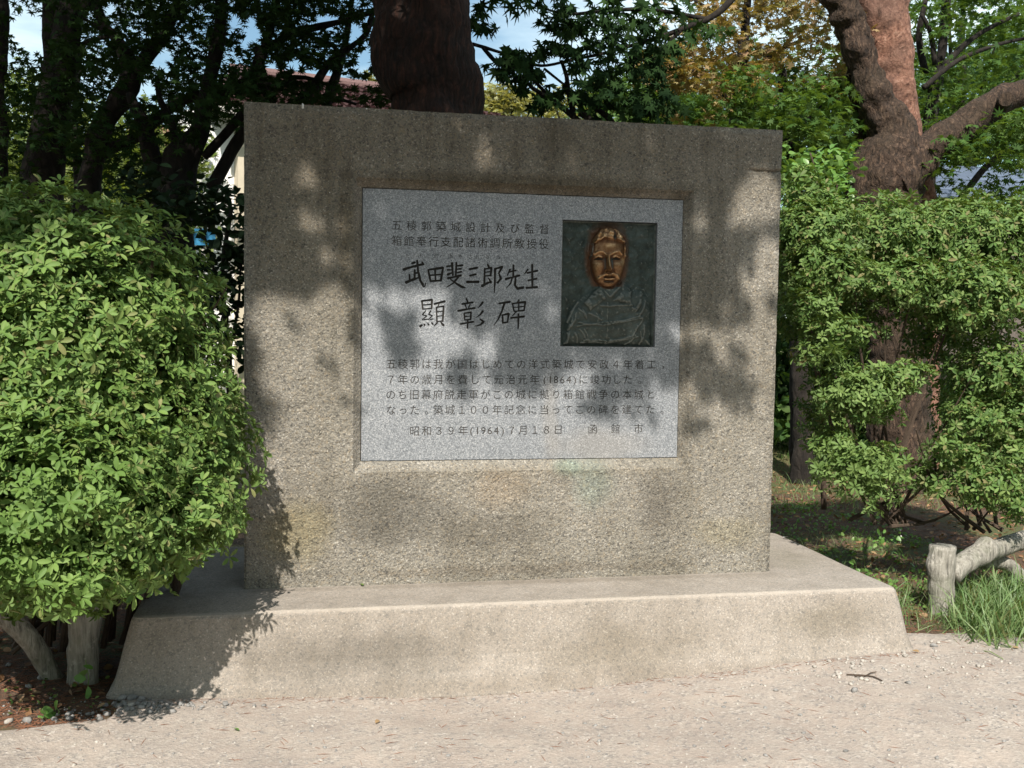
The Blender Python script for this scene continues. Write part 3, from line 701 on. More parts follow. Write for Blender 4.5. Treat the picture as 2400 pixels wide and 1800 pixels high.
# ---- bronze portrait relief
def relief():
    NX, NZ = 190, 250
    u = np.linspace(180, 1220, NX); v = np.linspace(180, 1565, NZ); X, Y = np.meshgrid(u, v)       # picture units, y down
    h = np.zeros_like(X)
    def seg(pts):
        d = np.full(X.shape, 1e9); tt = np.zeros(X.shape)
        for i in range(len(pts)-1):
            (x0, y0), (x1, y1) = pts[i][:2], pts[i+1][:2]; L = (x1-x0)**2+(y1-y0)**2
            t = np.clip(((X-x0)*(x1-x0)+(Y-y0)*(y1-y0))/L, 0, 1); dd = np.hypot(X-x0-t*(x1-x0), Y-y0-t*(y1-y0)); d = np.minimum(d, dd)
        return d
    def ridge(pts, w, a): nonlocal h; h += a*np.exp(-(seg(pts)/w)**2)
    def g(cx, cy, rx, ry, a, p=2): nonlocal h; h += a*np.exp(-(np.abs((X-cx)/rx)**p+np.abs((Y-cy)/ry)**p))
    def poly(pts):
        return inside(np.stack([X.ravel(), Y.ravel()], 1), np.array(pts, float)).reshape(X.shape)
    # torso
    sh = [(600, 900), (420, 1000), (340, 1090), (270, 1180), (225, 1320), (200, 1480), (190, 1570), (1200, 1570), (1190, 1300), (1180, 1120), (1150, 990), (1080, 920), (960, 930), (860, 860)]
    ins = poly(sh); d = seg(sh+[sh[0]]); tor = np.where(ins, 1-np.exp(-d/55), 0); h += tor*26
    h += np.where(ins, 5*np.exp(-((X-690)/330)**2)*np.exp(-((Y-1250)/260)**2), 0)
    for q in ([(600, 1112), (700, 1118), (800, 1105), (960, 1100)], [(355, 1345), (450, 1325), (640, 1328), (860, 1290), (1080, 1242)], [(370, 1305), (470, 1318), (660, 1300), (850, 1275), (1050, 1225)], [(400, 1530), (560, 1520), (680, 1535), (850, 1500), (1030, 1455)], [(430, 1505), (600, 1500), (690, 1512), (860, 1480), (1000, 1440)]): ridge(q, 9, 7)
    ridge([(680, 1080), (685, 1300), (672, 1550)], 7, 4); ridge([(640, 1120), (640, 1540)], 5, -2)
    for k, (x, y, a, L) in enumerate([(370, 1150, .9, 120), (410, 1160, 1.2, 100), (340, 1200, 1.9, 160), (300, 1250, 1.9, 150), (380, 1380, 1.0, 130), (430, 1380, 1.2, 120), (1060, 1060, 2.1, 130), (1100, 1080, 2.0, 160), (1030, 1080, 2.3, 110), (1080, 1260, 2.2, 140), (1020, 1330, 2.0, 120), (1100, 1330, 1.7, 180), (980, 1480, 2.5, 120), (1060, 1400, 1.6, 150), (270, 1330, 1.7, 200), (250, 1420, 1.6, 120), (330, 1420, 1.3, 110), (480, 1200, .5, 150), (560, 1200, 1.4, 90)]):
        ridge([(x, y), (x+L*.5*math.cos(a)+12, y+L*.5*math.sin(a)), (x+L*math.cos(a), y+L*math.sin(a))], 10, 5)
    ridge([(950, 950), (1020, 905), (1100, 925), (1150, 1000)], 10, 5); ridge([(250, 1300), (300, 1180), (360, 1080)], 12, 5)
    ridge([(1050, 1040), (1000, 1150), (960, 1130)], 14, 7); ridge([(1110, 1050), (1060, 1190), (1010, 1200)], 12, 6)
    # neck, collar
    g(700, 930, 110, 90, 16)
    for pl in ([(600, 895), (655, 1035), (490, 1165), (425, 1085), (520, 975)], [(850, 830), (945, 900), (945, 1090), (750, 1050), (835, 945)]):
        i_ = poly(pl); d = seg(pl+[pl[0]]); h += np.where(i_, 13*(1-np.exp(-d/10)), 0)+4*np.exp(-(d/8)**2)
    ridge([(610, 910), (700, 1010), (850, 870)], 12, 5)
    # head
    hx, hy = 684, 590; ry = np.where(Y < hy, 345, 340); rx = np.where(Y < hy, 196, 196-38*np.clip((Y-hy)/330, 0, 1)**1.6)
    e = 1-((np.abs(X-hx)/rx)**2.5+(np.abs(Y-hy)/ry)**2.6); head = np.clip(e, 0, 1)**.5; hm = e > 0
    h = np.where(hm, np.maximum(h, 0)*(1-np.clip(e*9, 0, 1))+head*52, h)
    H0_ = h.copy()
    wv = np.sin((X*.055+np.sin(Y*.03)*1.4))*np.sin(Y*.045+X*.01)
    hair = (Y < 395-30*np.sin((X-500)/380*math.pi)+26*np.abs((X-684)/190)**3*2.0)*hm
    hs = hair | (hm & (np.abs(X-hx) > rx*.86) & (Y < 560))
    h += np.where(hs, 10+4.5*wv+2.5*np.sin(X*.12+Y*.05), 0)
    g(735, 330, 10, 60, -7); ridge([(520, 400), (560, 370), (620, 350), (680, 365), (720, 372), (780, 370), (840, 400)], 13, 9)
    g(620, 320, 60, 26, 7); g(700, 290, 50, 30, 6); g(810, 330, 40, 50, 6)
    g(690, 450, 110, 60, 4)
    # eye sockets, brows, lids
    g(570, 595, 70, 42, -13); g(755, 592, 72, 42, -13); ridge([(520, 545), (560, 517), (600, 520), (632, 548)], 12, 10); ridge([(682, 548), (730, 520), (780, 510), (818, 545)], 12, 10)
    ridge([(528, 585), (560, 566), (598, 582)], 13, 8); ridge([(715, 580), (750, 562), (795, 578)], 13, 8)
    ridge([(530, 598), (565, 592), (600, 596)], 6, -7); ridge([(712, 595), (755, 588), (795, 592)], 6, -7); g(566, 612, 34, 10, 4); g(755, 608, 34, 10, 4)
    # nose
    ridge([(655, 560), (662, 640), (668, 705)], 17, 26); g(668, 706, 24, 20, 20); g(632, 722, 14, 12, 6); g(706, 718, 14, 12, 6); g(648, 740, 9, 6, -6); g(694, 738, 9, 6, -6)
    g(560, 660, 50, 60, 3); g(790, 660, 55, 60, 3); ridge([(620, 720), (590, 790)], 14, -5); ridge([(722, 715), (770, 790)], 14, -5)
    # moustache, mouth, chin
    ridge([(560, 818), (600, 785), (640, 765), (678, 772)], 14, 11); ridge([(678, 772), (720, 755), (765, 775), (798, 812)], 14, 11)
    ridge([(630, 798), (680, 792), (738, 796)], 5, -8); ridge([(635, 818), (680, 822), (735, 814)], 12, 8); ridge([(640, 842), (680, 848), (735, 840)], 12, -6); g(692, 885, 60, 34, 7)
    g(868, 600, 16, 60, 8); ridge([(478, 430), (470, 500), (480, 560)], 16, 10); ridge([(885, 420), (895, 500), (885, 560)], 20, 10); ridge([(520, 300), (600, 255), (700, 240), (800, 262), (860, 330)], 26, 8); ridge([(600, 260), (560, 330), (540, 390)], 10, 5); ridge([(660, 250), (640, 310), (650, 360)], 10, 5); ridge([(760, 260), (790, 320), (860, 400)], 12, 6)
    rg2 = np.array([[mnoise.noise(Vector((x*.05, y*.04, 8))) for x in u] for y in v])
    rgn = np.array([[mnoise.fractal(Vector((x*.012, y*.012, 1)), 1, 2, 4) for x in u] for y in v]); h += rgn*np.where(hm, .8, 5.0)+rg2*np.where(hm, .3, 1.2)
    fr = np.minimum(np.minimum(X-180, 1220-X), np.minimum(Y-180, 1565-Y)); h = np.where(fr < 12, 7+rgn*2, h)
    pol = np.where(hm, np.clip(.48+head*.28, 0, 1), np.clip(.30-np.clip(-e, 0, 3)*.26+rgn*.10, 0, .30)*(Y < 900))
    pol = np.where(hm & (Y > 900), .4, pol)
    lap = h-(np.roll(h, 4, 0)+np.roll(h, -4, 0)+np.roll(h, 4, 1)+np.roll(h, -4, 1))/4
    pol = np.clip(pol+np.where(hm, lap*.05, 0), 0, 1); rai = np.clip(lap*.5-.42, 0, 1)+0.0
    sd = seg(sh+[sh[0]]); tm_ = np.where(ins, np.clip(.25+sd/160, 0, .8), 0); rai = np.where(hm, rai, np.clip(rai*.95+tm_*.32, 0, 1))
    wear = np.zeros_like(h)  # highlights on brows, nose, moustache and hair, painted into the colour
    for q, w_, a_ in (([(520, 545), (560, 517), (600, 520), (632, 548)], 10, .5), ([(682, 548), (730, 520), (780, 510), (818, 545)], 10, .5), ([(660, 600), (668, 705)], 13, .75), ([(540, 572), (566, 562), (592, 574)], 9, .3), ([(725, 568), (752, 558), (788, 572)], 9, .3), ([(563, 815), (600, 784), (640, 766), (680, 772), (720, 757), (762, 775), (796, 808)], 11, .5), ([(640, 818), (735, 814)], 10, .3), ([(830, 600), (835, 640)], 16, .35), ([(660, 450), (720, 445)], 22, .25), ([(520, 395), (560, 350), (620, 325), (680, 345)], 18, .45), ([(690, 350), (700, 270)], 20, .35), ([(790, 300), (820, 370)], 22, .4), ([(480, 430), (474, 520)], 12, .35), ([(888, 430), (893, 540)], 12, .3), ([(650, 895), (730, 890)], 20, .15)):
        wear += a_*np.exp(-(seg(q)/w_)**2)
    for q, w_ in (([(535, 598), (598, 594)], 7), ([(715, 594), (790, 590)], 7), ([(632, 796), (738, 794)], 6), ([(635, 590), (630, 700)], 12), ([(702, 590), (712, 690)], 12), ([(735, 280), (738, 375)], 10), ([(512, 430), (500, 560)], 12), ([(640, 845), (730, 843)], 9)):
        wear -= .35*np.exp(-(seg(q)/w_)**2)  # shade at eyes, mouth and nose sides painted as dark lines
    cav = h-sum(np.roll(np.roll(h, a, 0), b, 1) for a in (-9, 0, 9) for b in (-9, 0, 9))/9; pol = np.where(hm, np.clip(.30+cav*.02+head*.20+wear, 0, 1), pol)  # head recesses painted darker and high parts brighter, over the real polish
    x = BX0+(X-180)/1040*(BX1-BX0); z = BZ1-(Y-180)/1385*(BZ1-BZ0); y = PY+.024-h*.0011
    return x, y, z, pol, rai, hm
rx_, ry_, rz_, pol_light_, rai_, hm_ = relief()
def relief_part(name, mask, par):
    nz2, nx2 = rx_.shape; idx = np.arange(nz2*nx2).reshape(nz2, nx2)
    q = np.stack([idx[:-1, :-1], idx[1:, :-1], idx[1:, 1:], idx[:-1, 1:]], -1)[mask]
    u, inv = np.unique(q.ravel(), return_inverse=True)
    V = np.stack([rx_.ravel()[u], ry_.ravel()[u], rz_.ravel()[u]], 1)
    me = npmesh(V, inv.reshape(-1, 4)); 
    for nm, arr in (('polish_and_light', pol_light_), ('raised', rai_)):
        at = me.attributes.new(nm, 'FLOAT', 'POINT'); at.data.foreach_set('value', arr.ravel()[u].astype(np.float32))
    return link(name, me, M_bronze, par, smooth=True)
rel = empty('bronze_relief', ((BX0+BX1)/2, PY, (BZ0+BZ1)/2)); rel.parent = mon; rel.location = Vector(((BX0+BX1)/2, PY, (BZ0+BZ1)/2))-mon.location
mq = hm_[:-1, :-1] & hm_[1:, 1:] & hm_[:-1, 1:] & hm_[1:, :-1]
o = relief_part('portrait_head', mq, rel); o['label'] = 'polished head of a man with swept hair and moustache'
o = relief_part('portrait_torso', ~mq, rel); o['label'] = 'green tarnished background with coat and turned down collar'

# ------------------------------------------------------------------ azalea bushes
def bush_points(lumps, dens, depth=.22, front_only=True):
    """points and outward normals in shells of ellipsoid lumps (centre, radii)"""
    PP, NN = [], []
    for (c, r, dm) in lumps:
        c = np.array(c); r = np.array(r); area = 4*math.pi*((r[0]*r[1])**1.6/3+(r[0]*r[2])**1.6/3+(r[1]*r[2])**1.6/3)**(1/1.6)
        n = int(area*dens*dm); d = RNG.normal(size=(n, 3)); d /= np.linalg.norm(d, axis=1, keepdims=True)
        s = 1-depth*RNG.random(n)**1.3/r.min()*.9; s = np.clip(s, .2, 1)
        bump_ = 1+.11*vnz(c+d*r, 3.4, 3); p = c+d*r*(s*bump_)[:, None]; nn = d/r; nn /= np.linalg.norm(nn, axis=1, keepdims=True)
        PP.append(p); NN.append(nn)
    p = np.concatenate(PP); nn = np.concatenate(NN)
    keep = np.ones(len(p), bool)
    for k, (c, r, dm) in enumerate(lumps):   # drop what lies deep inside another lump
        e = (((p-np.array(c))/np.array(r))**2).sum(1); keep &= e > (1-min(.75, depth*1.9/min(r)))**2
    return p[keep], nn[keep]
def azalea(name, base, lumps, dens, mat, mato, label, singles=300, clip=None, upw=.45, depth=.22, group=None, twigs=(), size=(.8, 1.2)):
    t = empty(name, base, label, 'bush', group)
    p, n = bush_points(lumps, dens, depth)
    if clip is not None: k = clip(p); p, n = p[k], n[k]
    nrm = n+np.array([0, 0, upw])+RNG.normal(size=n.shape)*.38
    # leave out whorls hidden on the far side, well behind the lumps' middle
    so = RNG.random(len(p)) < .05; p = p+n*(so*RNG.uniform(.015, .045, len(p)))[:, None]
    sc = RNG.uniform(size[0], size[1], len(p))*np.where(so, 1.2, 1); kind = RNG.integers(0, 6, len(p)); Rm = frames(nrm)
    px, py, w = project(p); vis = (px > -60) & (px < 2270) & (py > -60) & (py < 1720)
    dist = np.where(vis, w, 1e9); facing = ((p-CAM)*n).sum(1) < 0
    order = np.argsort(dist+np.where(facing, 0, 50)); single = order[:singles]; rest = np.ones(len(p), bool); rest[single] = False
    Vs, Ts, off = [], [], 0
    for k in range(6):
        s = rest & (kind == k)
        if s.any(): v, tt = scatter(WH[k], p[s], Rm[s], sc[s]); Vs.append(v); Ts.append(tt+off); off += len(v)
    fo = link('foliage', npmesh(np.concatenate(Vs), np.concatenate(Ts)), mat, t); fo['kind'] = 'stuff'
    mms = []
    for k in range(6): m_ = npmesh(WH[k][0], WH[k][1], 'leaf_whorl'); m_.materials.append(mato); mms.append(m_)
    b = Vector(base)
    for i in single:
        o = bpy.data.objects.new('leaf_whorl', mms[kind[i]]); COL.objects.link(o); o.parent = t
        M3 = Matrix(Rm[i].tolist()).to_4x4(); o.matrix_local = Matrix.Translation(Vector(p[i])-b) @ M3 @ Matrix.Scale(float(sc[i]), 4)
    if twigs:
        tv = merge(*[tube(pp, rr, 6, step=.08, jit=.004) for pp, rr in twigs]); o = link('branches', mesh(*tv), M_twig, t)
    return t
def lump(px, py, rx, ry, Y, ryd, dm=1.): # lump measured in pixels
    c = P(px, py, Y); k = mpp(Y, px); return (c, (rx*k, ryd, ry*k), dm)
L = [lump(130, 860, 375, 460, -.42, .62), lump(-60, 830, 390, 450, -.35, .66), lump(400, 985, 160, 230, -.42, .32), lump(275, 715, 170, 180, -.3, .42), lump(90, 1080, 300, 240, -.90, .38), lump(215, 1150, 200, 150, -.86, .30), lump(420, 1110, 100, 105, -.70, .24), lump(320, 1190, 110, 90, -.58, .2), lump(165, 1250, 100, 78, -1.08, .2), lump(20, 1220, 150, 90, -1.08, .24)]
lc = P(150, 900, -.1)
tw = []
for k in range(46):
    a = G(60+(k*37) % 330, 1400); a = np.array([a[0], -.1+.3*RNG.random(), .1]); e = P(20+(k*53) % 480, 560+(k*97) % 640, -.55+.4*RNG.random()); m_ = (a+e)/2+np.array([0, .15, .05])
    tw.append(([a, m_, e], [.012, .009, .004]))
def notslab(p): return ~((p[:, 0] > -.04) & (p[:, 1] > -.03)) & (p[:, 2] > .12)
azalea('azalea_bush', (lc[0], -.1, 0), L, 900, M_az, M_azo, 'large rounded azalea bush left of the monument, leaning over its plinth corner', clip=notslab, twigs=tw, size=(.55, 1.05))
Lr = [lump(1765, 505, 95, 75, .75, .35), lump(1900, 520, 150, 95, .95, .42), lump(2060, 520, 150, 90, .95, .42), lump(2200, 560, 120, 140, .85, .45),
      lump(1780, 585, 100, 70, .6, .3), lump(1930, 610, 130, 60, .65, .3), lump(2090, 640, 120, 90, .6, .33), lump(1740, 480, 60, 120, .9, .25)]
Lr2 = [lump(1745, 665, 60, 42, .45, .2, .8), lump(1800, 720, 75, 45, .4, .2, .8), lump(1770, 770, 60, 26, .35, .15, .7), lump(1865, 840, 115, 52, .32, .22, .8), lump(1945, 810, 70, 36, .35, .2, .8), lump(1890, 895, 70, 26, .3, .15, .7), lump(1830, 860, 70, 50, .35, .2, .7)]
Lr3 = [lump(1800, 965, 55, 30, .25, .15, .7), lump(1880, 1000, 80, 45, .15, .2, .8), lump(1850, 1040, 90, 34, .15, .18, .7), lump(1890, 1075, 60, 26, .12, .12, .7), lump(1800, 1010, 45, 28, .2, .15, .7)]
Lr4 = [lump(2150, 800, 100, 70, .55, .25, .9), lump(2110, 900, 70, 50, .5, .2, .8), lump(2200, 900, 80, 80, .55, .25, .8), lump(2080, 985, 60, 40, .35, .18, .8), lump(2130, 1050, 90, 50, .3, .2, .8), lump(2040, 970, 40, 30, .35, .15, .7), lump(2190, 1090, 60, 40, .25, .15, .8), lump(2190, 1000, 60, 60, .45, .2, .7)]
Lr5 = [lump(1790, 700, 90, 120, 1.15, .3, .5), lump(1800, 880, 80, 110, 1.2, .25, .4), lump(2120, 860, 110, 200, 1.2, .3, .5), lump(2060, 620, 140, 120, 1.3, .3, .5), lump(1720, 620, 60, 120, 1.1, .25, .6), lump(2005, 730, 50, 100, 1.0, .22, .5), lump(1915, 1010, 50, 60, .55, .2, .5), lump(2010, 1030, 60, 40, .5, .18, .6), lump(1770, 950, 40, 60, .7, .2, .4), lump(1880, 700, 60, 40, .8, .2, .45)]
def twset(base, spots, Yr):
    out = []
    for (a, b) in spots:
        e = P(a, b, RNG.uniform(*Yr)); s = np.array(base)+RNG.normal(size=3)*[.10, .08, .0]; m_ = s*.45+e*.55+np.array([0, .12, -.10])
        out.append(([s, m_, e+np.array([0, .05, 0])], [.013, .008, .003]))
    return out
az2 = azalea('azalea_bush', (P(1960, 900, .9)[0], .9, 0), Lr+Lr2+Lr3+Lr4+Lr5, 900, M_azr, M_azro, 'open straggly azalea bush right of the monument with separate leafy lobes', upw=.55, depth=.16, size=(.6, 1.0),
       twigs=twset(P(1925, 1130, .75), [(1790, 700), (1750, 640), (1900, 830), (1850, 900), (1880, 1020), (1830, 980), (1760, 760), (1930, 640), (2050, 700), (2120, 800), (2090, 960), (2150, 1060), (2200, 900), (1850, 560), (2000, 560), (2100, 600)], (.3, .8))
       + twset(P(2110, 1140, .7), [(2060, 980), (2150, 1000), (2190, 860), (2100, 800), (2030, 960), (2170, 1080), (1990, 930), (2180, 700)], (.35, .7)))

# ------------------------------------------------------------------ rustic imitation-log fences
def link_tube(name, vf, mat, parent): return link(name, mesh(*vf), mat, parent, smooth=True)
fb = G(2031, 1338); fb = np.array([fb[0], fb[1], surf(fb[0], fb[1])]); Yp = fb[1]
fn = empty('imitation_log_fence', fb, 'low log-shaped concrete fence, its end post in grass right of the plinth', 'fence')
k = mpp(Yp, 2035); top = P(2036, 1180, Yp)
post = tube([fb-np.array([0, 0, .1]), fb+[0, 0, .05], (fb+top)/2, top-[0, 0, .012], top], [28*k, 27*k, 27*k, 28*k, 25*k], 30, step=.012, jit=.006, js=14, knots=[(P(2006, 1222, Yp-.02), .05, .034), (P(2018, 1268, Yp-.06), .02, .022), (P(2050, 1330, Yp), .05, .01), (P(2010, 1240, Yp), .03, .01)])
link_tube('post', post, M_logcon, fn)
Y2 = Yp+.12
rail = tube([P(2050, 1240, Yp+.01), P(2085, 1216, Yp+.04), P(2125, 1195, Y2), P(2170, 1180, Y2+.10), P(2230, 1160, Y2+.22), P(2330, 1135, Y2+.4)], [27*k, 23*k, 24*k, 22*k, 22*k, 22*k], 26, step=.015, jit=.007, js=12, knots=[(P(2132, 1172, Y2-.01), .05, .035)])
link_tube('rail', rail, M_logcon, fn)
br_ = tube([P(2120, 1215, Y2+.12), P(2165, 1215, Y2+.14), P(2200, 1240, Y2+.15), P(2240, 1290, Y2+.15)], [15*k, 17*k, 17*k, 17*k], 20, step=.02, jit=.006, js=12)
link_tube('brace', br_, M_logcon, fn)
lb = G(180, 1478); lb = np.array([lb[0], lb[1], surf(lb[0], lb[1])]); Yl = lb[1]; k = mpp(Yl, 180)
fl = empty('imitation_log_fence', lb, 'low concrete fence shaped like a log, half hidden under the left azalea bush', 'fence')
link_tube('post', tube([lb-[0, 0, .1], lb+[0, 0, .04], P(181, 1400, Yl), P(184, 1330, Yl), P(186, 1305, Yl), P(186, 1300, Yl)], [33*k, 32*k, 31*k, 35*k, 34*k, 30*k], 30, step=.012, jit=.006, js=14, knots=[(P(150, 1405, Yl), .03, .008)]), M_logcon, fl)
link_tube('rail', tube([P(185, 1322, Yl), P(120, 1305, Yl), P(50, 1285, Yl), P(-60, 1262, Yl), P(-200, 1240, Yl)], [31*k, 26*k, 24*k, 24*k, 24*k], 24, step=.02, jit=.006, js=12), M_logcon, fl)
link_tube('brace', tube([G(118, 1470), P(95, 1430, Yl+.05), P(55, 1370, Yl), P(5, 1325, Yl-.02), P(-60, 1290, Yl)], [22*k, 21*k, 23*k, 25*k, 25*k], 24, step=.02, jit=.006, js=12), M_logcon, fl)

# ------------------------------------------------------------------ trees
def leafmesh(tm, pts, sizes, droop=.5, flatz=1.0):
    n = RNG.normal(size=pts.shape)*.55+np.array([0, 0, flatz]); R = frames(n); return scatter(tm, pts, R, sizes)
def sprays(centers, rad, cnt, thick=.05, tilt=.25):
    """flat layered sprays of leaves round the centres"""
    out = []
    for c, r, m in zip(centers, rad, cnt):
        a = RNG.uniform(0, 6.28, m); d = r*np.sqrt(RNG.random(m)); x = d*np.cos(a); y = d*np.sin(a)
        tx, ty = RNG.normal(size=2)*tilt; z = -x*tx-y*ty-.35*d*d/r+RNG.normal(size=m)*thick
        out.append(np.asarray(c)+np.stack([x, y, z], 1))
    return np.concatenate(out)
def region(n, x0, x1, y0, y1, Y0, Y1):
    px = RNG.uniform(x0, x1, n); py = RNG.uniform(y0, y1, n); Y = RNG.uniform(Y0, Y1, n)
    return np.array([P(a, b, c) for a, b, c in zip(px, py, Y)])
def tree(name, base, label, trunk, crown=None, bark=None, leaf=None, sc=(.05, .08), tm=None, limbs=(), limbmat=None, group=None, flatz=1.0):
    t = empty(name, base, label, 'tree', group)
    if trunk: link('trunk', mesh(*trunk), bark, t, smooth=True)
    for q in limbs: link('limb', mesh(*q), limbmat or bark, t, smooth=True)
    if crown is not None and len(crown):
        tmpl = tm if tm is not None else MAPLE
        V, T = leafmesh(tmpl, crown, RNG.uniform(sc[0], sc[1], len(crown)), flatz=flatz)
        o = link('crown', npmesh(V, T), leaf, t); o['kind'] = 'stuff'
    return t
def gap(p, gaps):
    px, py, _ = project(p); k = np.ones(len(p), bool)
    for (cx, cy, rx, ry) in gaps: k &= ((px-cx)/rx)**2+((py-cy)/ry)**2 > 1+.5*np.sin(px*.21)*np.sin(py*.17)
    return p[k]
# centre red pine behind the wall
tb = P(945, 700, 1.35)
tr = ptube([(950, 1230, 150), (948, 900, 112), (946, 500, 102), (942, 300, 99), (940, 232, 99), (938, 195, 102), (925, 160, 108), (918, 120, 112), (913, 60, 110), (910, 0, 106), (905, -120, 100), (900, -400, 95), (900, -900, 80), (910, -1500, 60)], 1.35, 40, step=.03, jit=.035, js=4.5)
cr = sprays(region(60, 500, 1500, -1900, -1200, -.2, 3.5), RNG.uniform(.4, .8, 60), [60]*60, .12)
tree('pine_tree', (tb[0], 1.35, 0), 'thick dark reddish trunk rising directly behind the monument', tr, cr, M_pine, M_dkleaf, (.10, .16), NEEDLE)
# left maples: dark trunks
G1 = [(60, 60, 38, 45), (78, 92, 26, 30), (310, 195, 34, 26), (350, 130, 26, 26), (18, 22, 14, 14), (508, 50, 16, 22), (545, 65, 14, 40), (700, 50, 28, 20), (690, 165, 60, 18), (770, 180, 50, 12), (530, 95, 12, 14), (238, 20, 14, 12), (480, 330, 45, 60), (500, 560, 40, 60), (770, 70, 16, 28), (640, 140, 26, 12), (250, 250, 20, 22), (790, 130, 22, 26), (590, 150, 18, 16)]
def lmaple(pp, Y, limbs, crown, label, bx, r=None, kind=0):
    b = P(bx, 800, Y); v = ptube(pp, Y, 14, step=.06, jit=.02, js=6)
    lm = [ptube(q, Y, 9, step=.06, jit=.008, js=7) for q in limbs]
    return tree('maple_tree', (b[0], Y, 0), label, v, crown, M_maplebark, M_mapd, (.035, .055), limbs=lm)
def lcrown(n, x0, x1, y0, y1, Y0, Y1, m=38, r=(.18, .34)):
    return gap(sprays(region(n, x0, x1, y0, y1, Y0, Y1), RNG.uniform(r[0], r[1], n), [m]*n, .035), G1)
lmaple([(5, 1060, 30), (2, 400, 14), (0, 200, 12), (8, 0, 12), (10, -200, 10)], 3.4, [], lcrown(22, -80, 120, -60, 330, 2.6, 4.2), 'slender dark maple trunk at the far left edge behind the bush', 5)
lmaple([(85, 1090, 66), (90, 600, 50), (90, 389, 44), (110, 280, 38), (120, 194, 36), (135, 110, 34), (150, 0, 26), (155, -200, 22)], 3.0,
       [[(118, 200, 20), (112, 100, 18), (108, 0, 16), (100, -150, 14)], [(150, 60, 16), (178, 20, 14), (200, -60, 10)], [(130, 130, 8), (190, 90, 6), (260, 75, 4)]],
       lcrown(60, 0, 330, -80, 330, 1.8, 4.4), 'thickest dark maple trunk behind the left bush, double stemmed at the top', 90)
lmaple([(195, 1080, 40), (195, 600, 30), (195, 389, 24), (219, 278, 24), (256, 222, 23), (284, 167, 19), (262, 100, 13), (230, 60, 10), (205, 0, 8), (190, -100, 7)], 2.6,
       [[(284, 170, 17), (318, 122, 15), (347, 83, 14), (375, 30, 13), (395, -20, 12), (410, -150, 10)], [(205, 350, 13), (242, 319, 12), (305, 291, 12), (347, 250, 11), (402, 214, 11), (486, 194, 12), (534, 175, 12), (557, 131, 11), (572, 102, 10), (595, 20, 9), (610, -60, 8)],
        [(565, 112, 10), (610, 84, 8), (665, 64, 7), (723, 50, 7), (796, 29, 6), (840, 15, 5)], [(232, 78, 5), (215, 60, 5), (180, 40, 4)]],
       lcrown(70, 150, 560, -90, 280, 1.6, 4.0), 'forked dark maple behind the left bush with one limb sweeping right towards the wall', 200)
lmaple([(372, 1060, 64), (372, 600, 48), (376, 420, 44), (392, 340, 36), (425, 290, 24), (445, 220, 17), (455, 160, 15), (472, 83, 14), (480, 0, 12), (490, -150, 10)], 2.2,
       [[(345, 400, 22), (325, 330, 20), (315, 278, 16), (292, 235, 12), (280, 200, 9)], [(455, 410, 14), (490, 345, 14), (522, 292, 13), (560, 240, 12), (586, 216, 12), (575, 190, 13), (562, 150, 12), (560, 100, 9)], [(440, 340, 9), (478, 300, 9), (510, 262, 10), (540, 230, 9)],
        [(380, 330, 9), (372, 270, 8), (345, 215, 6), (340, 170, 5)], [(610, 240, 11), (648, 217, 11), (680, 187, 10), (709, 137, 9), (752, 105, 7), (790, 76, 6), (800, 44, 5), (812, 10, 4)], [(577, 206, 7), (610, 185, 6), (636, 166, 4), (680, 172, 3)]],
       lcrown(58, 330, 640, -80, 215, 1.5, 3.4), 'low spreading dark maple closest to the monument, its limbs fanning above the wall corner', 372)
# canopy of leaves just above the slab left
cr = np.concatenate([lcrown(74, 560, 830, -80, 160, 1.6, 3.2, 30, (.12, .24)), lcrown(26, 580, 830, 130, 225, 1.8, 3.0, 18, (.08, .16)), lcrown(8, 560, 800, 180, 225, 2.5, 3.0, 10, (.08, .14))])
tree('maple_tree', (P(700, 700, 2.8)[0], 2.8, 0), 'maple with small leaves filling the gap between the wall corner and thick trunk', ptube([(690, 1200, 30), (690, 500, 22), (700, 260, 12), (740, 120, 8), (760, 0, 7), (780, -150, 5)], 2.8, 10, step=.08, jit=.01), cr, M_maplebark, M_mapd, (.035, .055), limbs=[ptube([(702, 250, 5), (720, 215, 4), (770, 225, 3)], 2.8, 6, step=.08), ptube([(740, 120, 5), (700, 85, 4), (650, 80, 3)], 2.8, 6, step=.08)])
# boughs of the left maples above the picture's top edge
def over(n, x0, x1, Y0, Y1, z0, z1):
    c = np.stack([RNG.uniform(x0, x1, n), RNG.uniform(Y0, Y1, n), RNG.uniform(z0, z1, n)], 1); p = sprays(c, RNG.uniform(.3, .6, n), [55]*n, .05)
    px, py, w = project(p); return p[~((w > .5) & (py > -30) & (px > -100) & (px < 2300))]
ov_ = over(420, -4.5, 1.9, -.6, 6.0, 3.1, 6.0)
tree('maple_tree', (-3.6, 4.2, 0), 'spreading maple standing left of the picture whose boughs roof the shaded corner', tube([[-3.6, 4.2, -.1], [-3.5, 4.1, 1.5], [-3.0, 3.6, 3.2], [-2.2, 3.0, 4.6]], [.2, .17, .13, .07], 12, step=.15, jit=.02), ov_, M_maplebark, M_mapd, (.06, .09))
cr = gap(sprays(region(40, 0, 500, 150, 410, 2.6, 5.0), RNG.uniform(.12, .3, 40), [26]*40, .05), G1)
tree('maple_tree', (P(150, 800, 4.6)[0], 4.6, 0), 'slim maple deep in the shade with low leafy twigs between the left trunks', ptube([(150, 1050, 16), (158, 600, 12), (168, 380, 9), (160, 250, 7), (175, 100, 5)], 4.6, 9, step=.1, jit=.01), cr, M_maplebark, M_mapd, (.04, .06))
